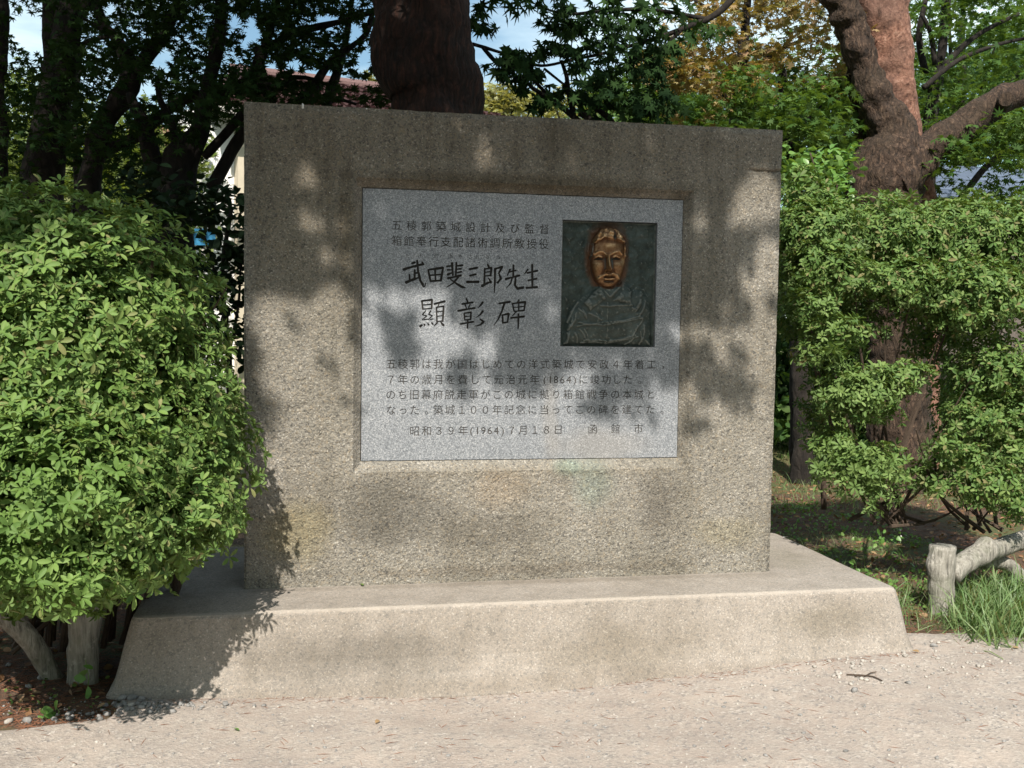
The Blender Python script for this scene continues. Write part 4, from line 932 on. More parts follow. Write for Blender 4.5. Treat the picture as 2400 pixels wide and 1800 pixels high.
# low dark leaf mass between bush and wall
cr = sprays(region(60, 425, 560, 430, 760, .75, 1.3), RNG.uniform(.06, .12, 60), [12]*60, .03)
cr = np.concatenate([cr, sprays(region(22, 300, 480, 370, 470, 1.0, 1.8), RNG.uniform(.10, .2, 22), [26]*22, .03)])
tree('evergreen_shrub', (P(490, 800, 1.0)[0], 1.0, 0), 'dark leggy shrub squeezed between the left bush and the wall', ptube([(500, 1150, 7), (495, 800, 7), (480, 600, 5), (500, 450, 3)], 1.0, 8, step=.06, jit=.006), cr, M_maplebark, M_dkleaf, (.05, .075), OVAL,
     limbs=[ptube([(495, 760, 4), (515, 660, 3), (520, 560, 2)], 1.0, 6), ptube([(485, 640, 4), (455, 560, 3), (440, 500, 2)], 1.0, 6)])
bpy.data.objects['evergreen_shrub']['category'] = 'shrub'

# maple in front of the sky, right of the thick trunk: single leaves stand out
YM = 1.9
stems = [[(1360, 1000, 30), (1350, 500, 22), (1330, 320, 13), (1280, 262, 8), (1250, 245, 6)],]
limbs = [[(1020, 95, 4), (1048, 103, 4), (1070, 110, 3.5), (1110, 122, 3), (1168, 142, 3), (1240, 128, 3), (1300, 116, 3.5), (1385, 92, 4), (1480, 60, 6), (1560, 20, 7), (1640, -80, 9)], [(1175, 148, 3), (1205, 172, 3), (1240, 200, 3.5), (1280, 230, 5), (1320, 262, 7), (1345, 330, 9)],
         [(1250, 262, 7), (1215, 232, 6.5), (1180, 208, 5), (1150, 190, 4), (1128, 165, 3), (1105, 140, 2.5)], [(1240, 252, 6), (1228, 200, 6), (1224, 165, 5), (1212, 130, 3.5)], [(1212, 228, 4), (1175, 196, 3.5), (1130, 150, 3), (1095, 120, 2.5)],
         [(1520, 40, 5), (1400, 20, 4), (1300, 25, 4), (1230, 30, 3), (1180, 20, 2)], [(1470, 66, 5), (1400, 130, 3.5), (1330, 100, 3)], [(1040, 100, 3.5), (1060, 122, 5), (1075, 140, 3)]]
mt = empty('maple_tree', (P(1500, 700, YM)[0], YM, 0), 'dark maple with pointed leaves in silhouette against the sky right of the thick trunk', 'tree')
link('trunk', mesh(*ptube(stems[0], YM, 12, step=.06, jit=.012)), M_maplebark, mt, smooth=True)
for q in limbs: link('limb', mesh(*ptube(q, YM, 7, step=.04, jit=.002)), M_maplebark, mt, smooth=True)
spots = [(1105, 118, 26, 14), (1075, 140, 26, 10), (1090, 165, 22, 9), (1125, 130, 26, 14), (1150, 160, 24, 12), (1120, 185, 24, 10), (1140, 140, 24, 12), (1165, 115, 16, 7), (1180, 105, 20, 8), (1215, 98, 22, 9), (1232, 115, 22, 8), (1250, 145, 24, 7), (1290, 150, 30, 8), (1330, 138, 26, 8),
         (1040, 20, 16, 6), (1048, 60, 22, 9), (1030, 45, 20, 7), (1100, 5, 40, 8), (1150, 2, 30, 6), (1200, 15, 30, 10), (1190, 50, 24, 8), (1230, 40, 36, 16), (1270, 60, 36, 16), (1220, 70, 22, 8), (1310, 30, 40, 16), (1290, 100, 30, 10), (1350, 60, 40, 18), (1340, 100, 36, 14), (1400, 40, 40, 16), (1400, 90, 40, 16), (1450, 20, 40, 14), (1450, 90, 40, 16), (1380, 140, 40, 16), (1430, 150, 40, 16), (1500, 60, 40, 12), (1540, 70, 40, 12), (1300, 5, 40, 10), (1400, 2, 40, 8)]
spots2 = [(1180, 205, 30, 10), (1210, 215, 26, 10), (1240, 195, 26, 10), (1165, 225, 22, 7), (1280, 190, 34, 18), (1310, 170, 24, 9), (1330, 200, 36, 18), (1370, 210, 40, 18), (1300, 225, 40, 14), (1400, 180, 36, 14), (1420, 215, 40, 18), (1350, 235, 40, 10), (1440, 235, 36, 12), (1260, 225, 24, 8), (1390, 235, 50, 12)]
ml = npmesh(MAPLE[0]*1.0, MAPLE[1], 'leaf'); ml.materials.append(M_mapdo)
pts = []
for (cx, cy, r, m) in spots+spots2:
    for _ in range(int(m*1.9)):
        a = RNG.uniform(0, 6.28); d = r*math.sqrt(RNG.random()); pts.append((cx+1.15*d*math.cos(a), cy+.75*d*math.sin(a)))
pts = np.array(pts); Yl_ = YM+RNG.uniform(-.35, .35, len(pts)); wp = np.array([P(a, b, c) for (a, b), c in zip(pts, Yl_)])
nrm = RNG.normal(size=wp.shape)*.6+np.array([.1, -.75, .35]); spin = RNG.normal(size=len(wp))*.9+math.radians(-90); Rm = frames(nrm, spin)
szs = RNG.uniform(.048, .078, len(wp)); px_, py_, ww = project(wp); order = np.argsort(np.where((px_ > 1030) & (px_ < 1480) & (py_ > 5), -szs/ww, 9)); sg = order[:300]; rs = np.ones(len(wp), bool); rs[sg] = False
V, T = scatter(MAPLE, wp[rs], Rm[rs], szs[rs]); o = link('crown', npmesh(V, T), M_mapd, mt); o['kind'] = 'stuff'
for i in sg:
    o = bpy.data.objects.new('leaf', ml); COL.objects.link(o); o.parent = mt
    o.matrix_local = Matrix.Translation(Vector(wp[i])-mt.location) @ Matrix(Rm[i].tolist()).to_4x4() @ Matrix.Scale(float(szs[i]), 4)

# autumn-coloured maple
G2 = [(1500, 215, 40, 18), (1495, 240, 26, 20), (1650, 85, 22, 9), (1800, 85, 12, 14), (1470, 20, 30, 18), (1320, 165, 40, 10), (1620, 8, 14, 10)]
ac = np.concatenate([sprays(region(90, 1440, 1840, -60, 200, 4.0, 6.2), RNG.uniform(.16, .34, 90), [46]*90, .05), sprays(region(26, 1395, 1480, 95, 200, 4.0, 5.0), RNG.uniform(.10, .2, 26), [22]*26, .04), sprays(region(16, 1450, 1560, 180, 250, 4.3, 5.4), RNG.uniform(.1, .2, 16), [18]*16, .04)])
tree('maple_tree', (P(1600, 700, 5.2)[0], 5.2, 0), 'maple with orange brown autumn leaves above the wall right half', ptube([(1600, 1000, 30), (1600, 500, 20), (1590, 250, 14), (1610, 60, 9), (1620, -80, 6)], 5.2, 10, step=.1, jit=.02), gap(ac, G2), M_maplebark, M_mapa, (.045, .07),
     limbs=[ptube([(1595, 260, 7), (1540, 170, 5), (1480, 150, 3)], 5.2, 7), ptube([(1600, 180, 7), (1680, 110, 5), (1760, 80, 3)], 5.2, 7), ptube([(1605, 100, 6), (1560, 40, 4), (1500, 0, 3)], 5.2, 7)])
# green maples on the right
G3 = [(2130, 20, 30, 14), (2100, 55, 18, 10), (2010, 8, 14, 8), (1470, 260, 20, 10)]
gc = np.concatenate([sprays(region(95, 1560, 1830, 150, 400, 3.6, 6.0), RNG.uniform(.15, .3, 95), [44]*95, .05), sprays(region(14, 1640, 1790, 205, 290, 2.6, 3.2), RNG.uniform(.12, .2, 14), [30]*14, .025)])
tree('maple_tree', (P(1720, 700, 4.6)[0], 4.6, 0), 'light green maple between the wall corner and the forked pine', ptube([(1730, 1000, 24), (1720, 500, 18), (1700, 300, 12), (1690, 150, 8)], 4.6, 10, step=.1, jit=.02), gc, M_maplebark, M_mapg, (.045, .065),
     limbs=[ptube([(1705, 330, 6), (1650, 270, 4), (1600, 240, 3)], 4.6, 7), ptube([(1700, 300, 6), (1760, 240, 4), (1800, 200, 3)], 4.6, 7)])
gc = gap(np.concatenate([sprays(region(120, 1960, 2260, -60, 330, 4.6, 7.5), RNG.uniform(.18, .36, 120), [44]*120, .05), sprays(region(50, 2040, 2260, 250, 480, 3.4, 5.5), RNG.uniform(.15, .28, 50), [40]*50, .04), sprays(region(34, 1830, 1960, 0, 420, 5.2, 7), RNG.uniform(.2, .3, 34), [40]*34, .05)]), G3)
tree('maple_tree', (P(2040, 700, 5.4)[0], 5.4, 0), 'broad green maple with upward fanning dark limbs right of the forked pine', ptube([(2000, 1000, 30), (2000, 400, 20), (2010, 250, 14), (2030, 150, 11), (2040, 60, 8), (2050, -60, 7)], 5.4, 10, step=.1, jit=.02), gc, M_maplebark, M_mapg, (.045, .07),
     limbs=[ptube([(2005, 200, 9), (2060, 120, 7), (2120, 70, 5), (2200, 30, 4)], 5.2, 7, step=.1), ptube([(2000, 160, 8), (1985, 80, 7), (2000, 0, 5)], 5.2, 7, step=.1), ptube([(1995, 190, 6), (2070, 130, 5), (2160, 95, 4), (2230, 80, 3)], 4.7, 7, step=.1), ptube([(2075, 430, 8), (2130, 360, 7), (2170, 330, 5), (2220, 290, 4)], 4.4, 7, step=.1), ptube([(2020, 140, 6), (2010, 70, 5), (1990, 30, 4)], 5, 7, step=.1)])
# forked pine on the right
YP = 3.9
pb = P(1960, 1090, YP)
pt = empty('pine_tree', (pb[0], YP, 0), 'forked pine with flaking pink bark, rough dark base and a cut limb reaching right', 'tree')
link('trunk', mesh(*ptube([(1950, 1110, 80), (1945, 900, 64), (1938, 700, 60), (1925, 560, 66), (1908, 450, 76), (1912, 385, 84), (1925, 330, 68), (1925, 280, 50), (1896, 225, 38), (1872, 160, 32), (1852, 100, 30), (1834, 50, 30), (1816, 0, 32), (1796, -60, 32), (1760, -200, 32), (1700, -500, 26)], YP, 44, step=.025, jit=.042, js=7)), M_rough, pt, smooth=True)
o = link('trunk', mesh(*ptube([(1985, 1080, 44, YP+.3), (1985, 700, 40, YP+.3), (1975, 420, 42, YP+.3), (1960, 340, 40, YP+.25), (1946, 280, 40, YP+.2), (1934, 200, 42, YP+.15), (1920, 120, 48, YP+.12), (1908, 50, 54, YP+.1), (1900, 0, 56, YP+.1), (1890, -100, 52, YP+.1), (1880, -500, 44, YP+.1), (1880, -1000, 34, YP+.1)], YP, 36, step=.03, jit=.028, js=6)), M_pink, pt, smooth=True)
o['label'] = 'pink flaking upright stem'
link('limb', mesh(*ptube([(1920, 400, 58), (1965, 362, 46), (2010, 320, 36), (2060, 286, 34), (2110, 252, 33), (2160, 218, 30), (2205, 200, 27), (2260, 182, 25), (2400, 120, 24)], YP-.12, 30, step=.03, jit=.022, js=7, knots=[(P(1990, 320, YP-.3), .06, .02)])), M_rough, pt, smooth=True)
cs = tube([P(2168, 222, YP-.22), P(2174, 214, YP-.42)], [.075, .06], 18, step=.03, jit=.008, js=20)
link('cut_stub', mesh(*cs), M_rough, pt, smooth=False)
link('limb', mesh(*ptube([(1866, 330, 16), (1858, 280, 15), (1852, 220, 14), (1842, 160, 12), (1835, 120, 9)], YP+.25, 14, step=.04, jit=.03, js=9)), M_rough, pt, smooth=True)
pn = sprays(region(36, 1500, 2300, -1500, -700, 2.5, 5.5), RNG.uniform(.4, .8, 36), [60]*36, .12)
V, T = leafmesh(NEEDLE, pn, RNG.uniform(.1, .16, len(pn))); o = link('crown', npmesh(V, T), M_dkleaf, pt); o['kind'] = 'stuff'
# dark trunk low at the wall's right edge
tree('maple_tree', (P(1735, 1080, 4.3)[0], 4.3, 0), 'dark trunk showing low between the wall edge and the right azalea', ptube([(1740, 1095, 46), (1735, 1040, 32), (1738, 950, 24), (1735, 850, 21), (1720, 700, 18), (1700, 500, 15)], 4.3, 16, step=.05, jit=.025, js=6), None, M_maplebark)
# round-leaved shrub above the hedge
cr = sprays(region(30, 1700, 1835, 320, 450, 1.0, 1.5), RNG.uniform(.05, .12, 30), [16]*30, .04)
t = tree('round_leaved_shrub', (P(1760, 700, 1.25)[0], 1.25, 0), 'shrub with bright rounded leaves beside the upper right wall corner', ptube([(1780, 1100, 6), (1775, 600, 5), (1765, 400, 3), (1750, 330, 2)], 1.25, 7, step=.06, jit=.004), cr, M_twig, M_round, (.045, .065), OVAL, limbs=[ptube([(1775, 560, 3), (1800, 450, 2.5), (1812, 380, 2)], 1.25, 6), ptube([(1770, 480, 3), (1735, 420, 2), (1715, 380, 2)], 1.25, 6)])
t['category'] = 'shrub'
# far trees
def fartree(name, px, Y, ztop, rpx, label, leaf, n=60, m=30, ls=(.10, .16), group=None, ratio=.6):
    b = P(px, 720, Y); k = mpp(Y, px); tt = P(px, ztop, Y); h = tt[2]
    c = np.array([b[0], Y, h-rpx*k*ratio]); d = RNG.normal(size=(n, 3)); d /= np.linalg.norm(d, axis=1, keepdims=True); s = RNG.random(n)**.4
    cc = c+d*s[:, None]*np.array([rpx*k, rpx*k, rpx*k*ratio]); cr = sprays(cc, np.full(n, rpx*k*.28), [m]*n, .12)
    v = tube([[b[0], Y, -.1], [b[0]+.1, Y, h*.4], [b[0], Y, h*.9]], [.22, .16, .05], 9, step=.4, jit=.04, js=2)
    lm = [tube([[b[0], Y, h*.45], (np.array([b[0], Y, h*.5])+cc[q])/2+[0, 0, .2], cc[q]], [.08, .05, .02], 6, step=.4) for q in range(0, min(n, 24), 4)]
    return tree(name, (b[0], Y, 0), label, v, cr, M_maplebark, leaf, ls, limbs=lm, group=group)
fartree('broadleaf_tree', 1075, 26, 178, 60, 'pale yellow green tree top far behind, just right of the thick trunk', M_pale, 46, 26)
fartree('broadleaf_tree', 1150, 30, 190, 60, 'distant pale tree low above the wall, seen through the silhouetted maple', M_pale, 40, 26)
fartree('broadleaf_tree', 1270, 24, 170, 85, 'far grey green tree rising behind the silhouetted maple', M_pale, 60, 26, (.08, .12))
fartree('broadleaf_tree', 830, 22, 165, 55, 'pale far tree peeping left of the thick trunk above the roof', M_pale, 30, 24)
far = [(-60, 12, 120, 220), (120, 11, 170, 190), (300, 13, 215, 150), (440, 17, 300, 60), (230, 9, 330, 130), (60, 9, 300, 170), (330, 8, 340, 70), (1380, 14, 120, 150), (1560, 11, 90, 180), (1800, 12, 40, 220), (2050, 12, -60, 260), (2300, 12, -60, 240), (1450, 9, 200, 120)]
flab = ['sunlit tree behind the slender trunk at the far left edge', 'sunlit tree seen between the thickest maple trunk and the forked maple', 'sunlit tree low behind the forked maple limb', 'small sunlit tree left of the white building wall', 'low sunlit thicket tree behind the forked maple base', 'low sunlit tree behind the thickest maple trunk', 'small sunlit tree behind the spreading maple base',
        'green tree behind the silhouetted maple', 'tall green tree behind the autumn coloured maple', 'tall green tree behind the forked pine', 'tall green tree at upper right behind the broad maple', 'tall green tree at the right edge of the picture', 'low green tree just above the wall below the autumn leaves']
for (a, Y, zt, r), lb_ in zip(far, flab): fartree('broadleaf_tree', a, Y, zt, r, lb_, M_sunleaf if a < 600 else M_mapg, 70 if a < 600 else 110, 44, (.07, .11), 'trees in the background', .9)

# undergrowth closing the view below the far crowns
def thicket(x0, x1, Y0, Y1, z1, n, leaf, label, name='thicket'):
    c = np.stack([RNG.uniform(x0, x1, n), RNG.uniform(Y0, Y1, n), RNG.uniform(.1, z1, n)], 1); c[:, 2] *= .6+.4*np.sin(c[:, 0]*1.3)**2
    V, T = leafmesh(OVAL, sprays(c, RNG.uniform(.3, .6, n), [46]*n, .16), RNG.uniform(.09, .15, n*46), flatz=.4)
    o = link(name, npmesh(V, T), leaf); tag(o, label, 'shrubs', None, 'stuff')
thicket(-9, P(425, 400, 10)[0], 9.5, 12, 3.2, 230, M_sunleaf, 'sunlit undergrowth closing the view behind the left trees')
thicket(3.4, 16, 9.5, 12.5, 3.6, 420, M_mapg, 'green undergrowth closing the view behind the right azalea')
thicket(3.0, 9.5, 5.6, 7.6, .9, 110, M_mapg, 'low shaded undergrowth among the trunks right of the monument')
thicket(P(1700, 800, 6)[0], P(1960, 800, 6)[0], 6.0, 7.4, 2.2, 60, M_mapd, 'dark undergrowth seen between the wall edge and the forked pine')
# overhanging shade tree beside and behind the camera: its leaves dapple the wall
def shade_points():
    pts = []
    def blob(px, py, rx, ry, dens, t0=5.3, t1=6.3):
        k = mpp(0, px); n = int(math.pi*rx*ry*k*k*dens); a = RNG.uniform(0, 6.28, n); d = np.sqrt(RNG.random(n))
        for i in range(n):
            q = P(px+rx*d[i]*math.cos(a[i]), py+ry*d[i]*math.sin(a[i]), 0); pts.append(q-SUN_D*RNG.uniform(t0, t1))
    def rect(x0, x1, y0, y1, dens, holes=(), t0=5.3, t1=6.3):
        k = mpp(0, (x0+x1)/2); n = int((x1-x0)*(y1-y0)*k*k*dens)
        for a, b in zip(RNG.uniform(x0, x1, n), RNG.uniform(y0, y1, n)):
            if any(((a-c[0])/c[2])**2+((b-c[1])/c[3])**2 < 1 for c in holes): continue
            q = P(a, b, 0); pts.append(q-SUN_D*RNG.uniform(t0, t1))
    HL = [(660, 370, 26, 36), (1043, 335, 20, 46), (690, 485, 22, 34), (650, 470, 18, 20), (742, 495, 18, 38), (1640, 430, 58, 66), (1665, 560, 36, 60), (1590, 470, 26, 38), (748, 565, 20, 32), (1512, 475, 16, 34), (700, 550, 22, 24), (620, 540, 14, 18), (950, 320, 14, 16), (1240, 330, 12, 16), (1400, 300, 12, 14)]
    rect(430, 1760, 120, 585, 1500, HL)
    HL2 = [(590, 660, 60, 60), (710, 660, 60, 50), (860, 640, 70, 50), (930, 600, 40, 30), (820, 740, 46, 50), (960, 660, 60, 50), (1180, 590, 30, 20), (1500, 690, 22, 60)]
    rect(430, 1560, 575, 640, 800, HL2)
    for b in [(600, 590, 70, 40, 900), (660, 610, 40, 24, 800), (640, 700, 20, 40, 300), (850, 690, 46, 44, 800), (870, 740, 30, 26, 700), (1060, 640, 90, 60, 900), (1160, 720, 80, 100, 900), (1110, 800, 70, 34, 800), (1000, 790, 40, 40, 700), (1270, 700, 90, 80, 700), (1340, 640, 100, 80, 900), (1420, 760, 70, 60, 900), (1330, 810, 60, 34, 700), (1300, 860, 50, 26, 600), (1390, 880, 30, 24, 400),
              (1480, 640, 40, 60, 900), (1550, 640, 46, 60, 900), (1590, 680, 34, 30, 700), (1500, 780, 50, 40, 800), (1540, 830, 46, 40, 800), (1610, 860, 34, 26, 600), (1590, 790, 30, 40, 500), (1670, 660, 24, 30, 500), (1500, 900, 30, 30, 500), (770, 700, 24, 40, 300), (700, 790, 30, 20, 250), (760, 860, 20, 40, 250)]: blob(*b)
    # denser, nearer and higher boughs: shade on everything behind the wall's left two thirds
    def far_(n, x0, x1, z0, z1, t0, t1):
        for _ in range(n):
            q = np.array([RNG.uniform(x0, x1), 0, RNG.uniform(z0, z1)]); Q = q-SUN_D*RNG.uniform(t0, t1); pts.append(Q)
    far_(7500, -3.6, 2.0, 2.62, 4.4, 5.5, 8.6); far_(9500, -4.6, 1.4, 4.2, 7.4, 4.5, 8.6); far_(1700, 1.8, 2.6, 2.7, 4.6, 6, 8.6)
    for _ in range(650):      # the top of the left bush lies in shade too
        a, b = RNG.uniform(-150, 470), RNG.uniform(370, 560)
        if b > 540-.12*abs(a-120)+30*math.sin(a*.03): continue
        pts.append(P(a, b, RNG.uniform(-.8, -.1))-SUN_D*RNG.uniform(6.6, 7.6))
    far_(1300, -2.6, .1, 2.0, 2.65, 6.5, 8.6)
    return np.array(pts)
sh = shade_points(); _, spy, sw = project(sh)
sh = sh[~((sw > 0) & (spy > -40) & (spy < 1700))]
V, T = scatter(MAPLE, sh, frames(np.tile(-SUN_D, (len(sh), 1))+RNG.normal(size=sh.shape)*.45), RNG.uniform(.05, .075, len(sh)))
st_ = empty('maple_tree', (-5.2, -7.6, 0), 'tall maple beside the viewer whose boughs dapple the wall with shade', 'tree')
o = link('crown', npmesh(V, T), M_mapd, st_); o['kind'] = 'stuff'
link('trunk', mesh(*tube([[-5.2, -7.6, -.1], [-5.1, -7.5, 2], [-4.8, -7.2, 4.2], [-4.4, -6.8, 6.2], [-3.8, -6.6, 8.0]], [.28, .24, .2, .15, .1], 14, step=.2, jit=.03)), M_greybark, st_, smooth=True)
for q in ([[-4.6, -7.1, 6.0], [-3.2, -6.4, 8.2], [-1.2, -5.8, 9.2], [.6, -5.4, 9.6]], [[-4.2, -6.8, 6.2], [-3, -5.4, 7.4], [-2, -4.4, 8.2]], [[-4.9, -7.3, 4.4], [-4.2, -5.6, 6.4], [-3.6, -4.2, 7.6]], [[-3.2, -6.4, 8.2], [-2.2, -5.0, 9.0], [-1.2, -4.2, 9.4]]):
    link('limb', mesh(*tube(q, [.1, .08, .05, .025][:len(q)], 9, step=.2, jit=.01)), M_greybark, st_, smooth=True)

for i, (x_, y_, h_, r_) in enumerate([(-12, -12, 8, 3.6), (-5, -15, 9, 3.8), (2.5, -14, 9, 3.8), (8.5, -11, 9, 3.8), (12, -5.5, 8.5, 3.6), (-13, -4, 8.5, 3.6)]):  # trees added out of view to block sky light and deepen the shade
    n_ = 210; d_ = RNG.normal(size=(n_, 3)); d_ /= np.linalg.norm(d_, axis=1, keepdims=True); c_ = np.array([x_, y_, h_-r_])+d_*np.array([r_, r_, r_])*(RNG.random(n_)**.4)[:, None]
    tree('broadleaf_tree', (x_, y_, 0), ['tree added behind the viewer to hold back sky light, far left', 'tree added behind the viewer to hold back sky light, left', 'tree added behind the viewer to hold back sky light, middle', 'tree added behind the viewer to hold back sky light, right', 'tree added beyond the right picture edge to hold back sky light', 'tree added beyond the left picture edge to hold back sky light'][i],
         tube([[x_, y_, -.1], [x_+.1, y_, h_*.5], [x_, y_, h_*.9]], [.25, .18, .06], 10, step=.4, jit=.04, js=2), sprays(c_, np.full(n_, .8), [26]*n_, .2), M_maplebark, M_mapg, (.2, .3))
# ------------------------------------------------------------------ buildings behind
def box(x0, x1, y0, y1, z0, z1):
    V = [(x, y, z) for z in (z0, z1) for y in (y0, y1) for x in (x0, x1)]
    return V, [(0, 1, 5, 4), (1, 3, 7, 5), (3, 2, 6, 7), (2, 0, 4, 6), (4, 5, 7, 6), (1, 0, 2, 3)]
M_white = flat('white_render', (.80, .80, .80), .9, 0, .06, 3)
M_cream = flat('cream_render', (.52, .46, .36), .9, 0, .1, 3)
M_tile = flat('dull_red_roof_tile', (.11, .065, .062), .8, 0, .35, 8)
M_fascia = flat('grey_painted_trim', (.55, .52, .48), .8)
M_blue = flat('blue_paint', (.03, .22, .42), .5)
YBd = 14.0
e0 = P(470, 190, YBd); e1 = P(1130, 238, YBd)
bz = P(560, 250, YBd)[2]; xa = P(300, 300, YBd)[0]; xb = P(1400, 300, YBd)[0]
bd = empty('house', (P(506, 350, YBd)[0], YBd, 0), 'single storey building with pale walls and a dull red tiled roof behind the trees', 'building')
xc = P(506, 350, YBd)[0]; xd = P(528, 350, YBd)[0]
link('wall', mesh(*merge(box(P(400, 300, YBd)[0], xc, YBd, YBd+6, -.1, bz), box(xd, xb, YBd, YBd+6, -.1, bz))), M_white, bd)
link('pillar', mesh(*box(xc+.003, xd-.003, YBd-.25, YBd+.4, -.1, bz-.003)), M_cream, bd)
link('side_wall', mesh(*box(xa, P(400, 300, YBd)[0]-.003, YBd+.6, YBd+6, -.1, bz-.2)), flat('brown_render', (.34, .20, .15), .9), bd)
for q in range(5):
    x0 = xd+.8+q*1.6; wnd = link('window', mesh(*box(x0, x0+1.0, YBd-.03, YBd+.02, 1.0, 2.3)), M_fascia, bd)
    link('pane', mesh(*box(x0+.06, x0+.94, YBd-.036, YBd-.031, 1.06, 2.24)), flat('dark_glass', (.03, .04, .05), .1), wnd)
# hip roof
rz = P(640, 172, YBd+3.4)[2]; ev = .7
x0, x1, y0, y1 = P(440, 230, YBd)[0], xb+.6, YBd-ev, YBd+6+ev; rzl = P(620, 178, YBd+3.2)[0]; rx1 = xb-3
V = [(x0, y0, bz), (x1, y0, bz), (x1, y1, bz), (x0, y1, bz), (rzl, YBd+3, rz), (rx1, YBd+3, rz)]
rf = link('roof', mesh(V, [(0, 1, 5, 4), (1, 2, 5), (2, 3, 4, 5), (3, 0, 4), (3, 2, 1, 0)]), M_tile, bd)
tv, tf = [], []
slope = np.array([0, (YBd+3-y0), rz-bz]); sl = np.linalg.norm(slope); su = slope/sl; nrm_ = np.array([0, -su[2], su[1]]); NR = 16; TW = .30
for r_ in range(NR):
    s0 = sl*r_/NR; f = (r_+.5)/NR; xl_ = x0+(rzl-x0)*f; xr_ = x1+(rx1-x1)*f
    nn_ = int((xr_-xl_)/TW)
    for c_ in range(nn_):
        xx = xl_+TW*(c_+.5*(r_ % 2)); b_ = np.array([0, y0, bz])+su*s0
        if xx+TW > xr_+.1: continue
        q = [b_+nrm_*.075+[xx+TW*.1, 0, 0], b_-su*.03+nrm_*.085+[xx+TW*.5, 0, 0], b_+nrm_*.075+[xx+TW*.9, 0, 0], b_+su*sl/NR+nrm_*.02+[xx+TW*.9, 0, 0], b_+su*sl/NR+nrm_*.02+[xx+TW*.1, 0, 0], b_+nrm_*.01+[xx+TW*.1, 0, 0], b_+nrm_*.01+[xx+TW*.9, 0, 0]]
        o0 = len(tv); tv += [tuple(v) for v in q]; tf += [(o0, o0+1, o0+2, o0+3, o0+4), (o0+5, o0+6, o0+2, o0+1, o0)]
o = link('roof_tiles', mesh(tv, tf), flat('red_brown_glazed_tile', (.13, .075, .075), .8, 0, .45, 5), rf); o['kind'] = 'stuff'
link('ridge_cap', mesh(*tube([[rzl-.2, YBd+3, rz+.03], [rx1, YBd+3, rz+.03]], [.14, .14], 10, step=.5)), flat('ridge_tile', (.14, .08, .075), .6), rf)
link('hip_cap', mesh(*tube([[x0, y0, bz+.05], [rzl, YBd+3, rz+.03]], [.13, .13], 10, step=.5)), flat('hip_tile', (.14, .08, .075), .6), rf)
link('fascia', mesh(*box(x0, x1, y0-.04, y0-.003, bz-.14, bz-.003)), M_fascia, rf)
bd.rotation_euler = (0, 0, math.radians(17))
# blue-grey roofed shed at right
YS = 9.0; s0, s1 = P(2015, 360, YS), P(2230, 430, YS)
sh_ = empty('shed', ((s0[0]+s1[0])/2, YS+1.5, 0), 'low building with a ribbed blue grey metal roof glimpsed right of the forked pine', 'building')
xx0, xx1 = P(2005, 400, YS)[0], P(2420, 400, YS)[0]; za, zb = P(2060, 428, YS)[2], P(2060, 352, YS+1.6)[2]
link('wall', mesh(*box(xx0+.2, xx1-.2, YS+.3, YS+3.4, -.1, za-.02)), flat('shed_wall', (.12, .10, .09), .9), sh_)
M_bm = flat('blue_grey_metal', (.16, .20, .28), .4, .3, .2, 2)
rf2 = link('roof', mesh([(xx0, YS, za), (xx1, YS, za), (xx1, YS+1.9, zb), (xx0, YS+1.9, zb), (xx1, YS+3.8, za), (xx0, YS+3.8, za)], [(0, 1, 2, 3), (3, 2, 4, 5)]), M_bm, sh_)
for q in range(9):
    t0 = q/9; yy = YS+1.9*t0; zz = za+(zb-za)*t0
    link('roof_batten', mesh(*box(xx0, xx1, yy-.02, yy+.10, zz+.004, zz+.055)), M_bm, rf2)
# small blue notice board behind the shrub
nb = P(438, 512, 6.0); ns = empty('notice_board', (nb[0], 6.0, 0), 'small blue board glimpsed behind the dark shrub left of the wall', 'sign')
link('board', mesh(*box(nb[0]-.12, nb[0]+.12, 6.0, 6.03, nb[2]-.08, nb[2]+.08)), M_blue, ns)
link('post', mesh(*tube([[nb[0], 6.05, -.05], [nb[0], 6.05, nb[2]+.05]], [.02, .02], 8, step=.4)), M_fascia, ns)

# ------------------------------------------------------------------ ground cover and small things
def pebble(seed, s=1.):
    rg = np.random.default_rng(seed); V = []
    ph = (1+5**.5)/2; I = np.array([(-1, ph, 0), (1, ph, 0), (-1, -ph, 0), (1, -ph, 0), (0, -1, ph), (0, 1, ph), (0, -1, -ph), (0, 1, -ph), (ph, 0, -1), (ph, 0, 1), (-ph, 0, -1), (-ph, 0, 1)])/1.9
    T = np.array([(0, 11, 5), (0, 5, 1), (0, 1, 7), (0, 7, 10), (0, 10, 11), (1, 5, 9), (5, 11, 4), (11, 10, 2), (10, 7, 6), (7, 1, 8), (3, 9, 4), (3, 4, 2), (3, 2, 6), (3, 6, 8), (3, 8, 9), (4, 9, 5), (2, 4, 11), (6, 2, 10), (8, 6, 7), (9, 8, 1)])
    return (I*(1+rg.uniform(-.28, .28, (12, 1))))*np.array([1, .8, .6])*s, T
PB = [pebble(i) for i in range(5)]
def on_ground(n, x0, x1, y0, y1):
    p = np.stack([RNG.uniform(x0, x1, n), RNG.uniform(y0, y1, n)], 1); return p
def free(x, y):
    return not (XL-.1 < x < XR+.1 and YF-.1 < y < YB+.1)
def spread(pts2, tm, s, mat, name, lift=.3, flat_=.3, kind='stuff', label=None, cat=None):
    pos = np.array([(x, y, surf(x, y)+lift*sc_) for (x, y), sc_ in zip(pts2, s)])
    n = RNG.normal(size=pos.shape)*flat_+np.array([0, 0, 1.]); V, T = scatter(tm, pos, frames(n), s)
    o = link(name, npmesh(V, T), mat); tag(o, label, cat, None, kind); return o
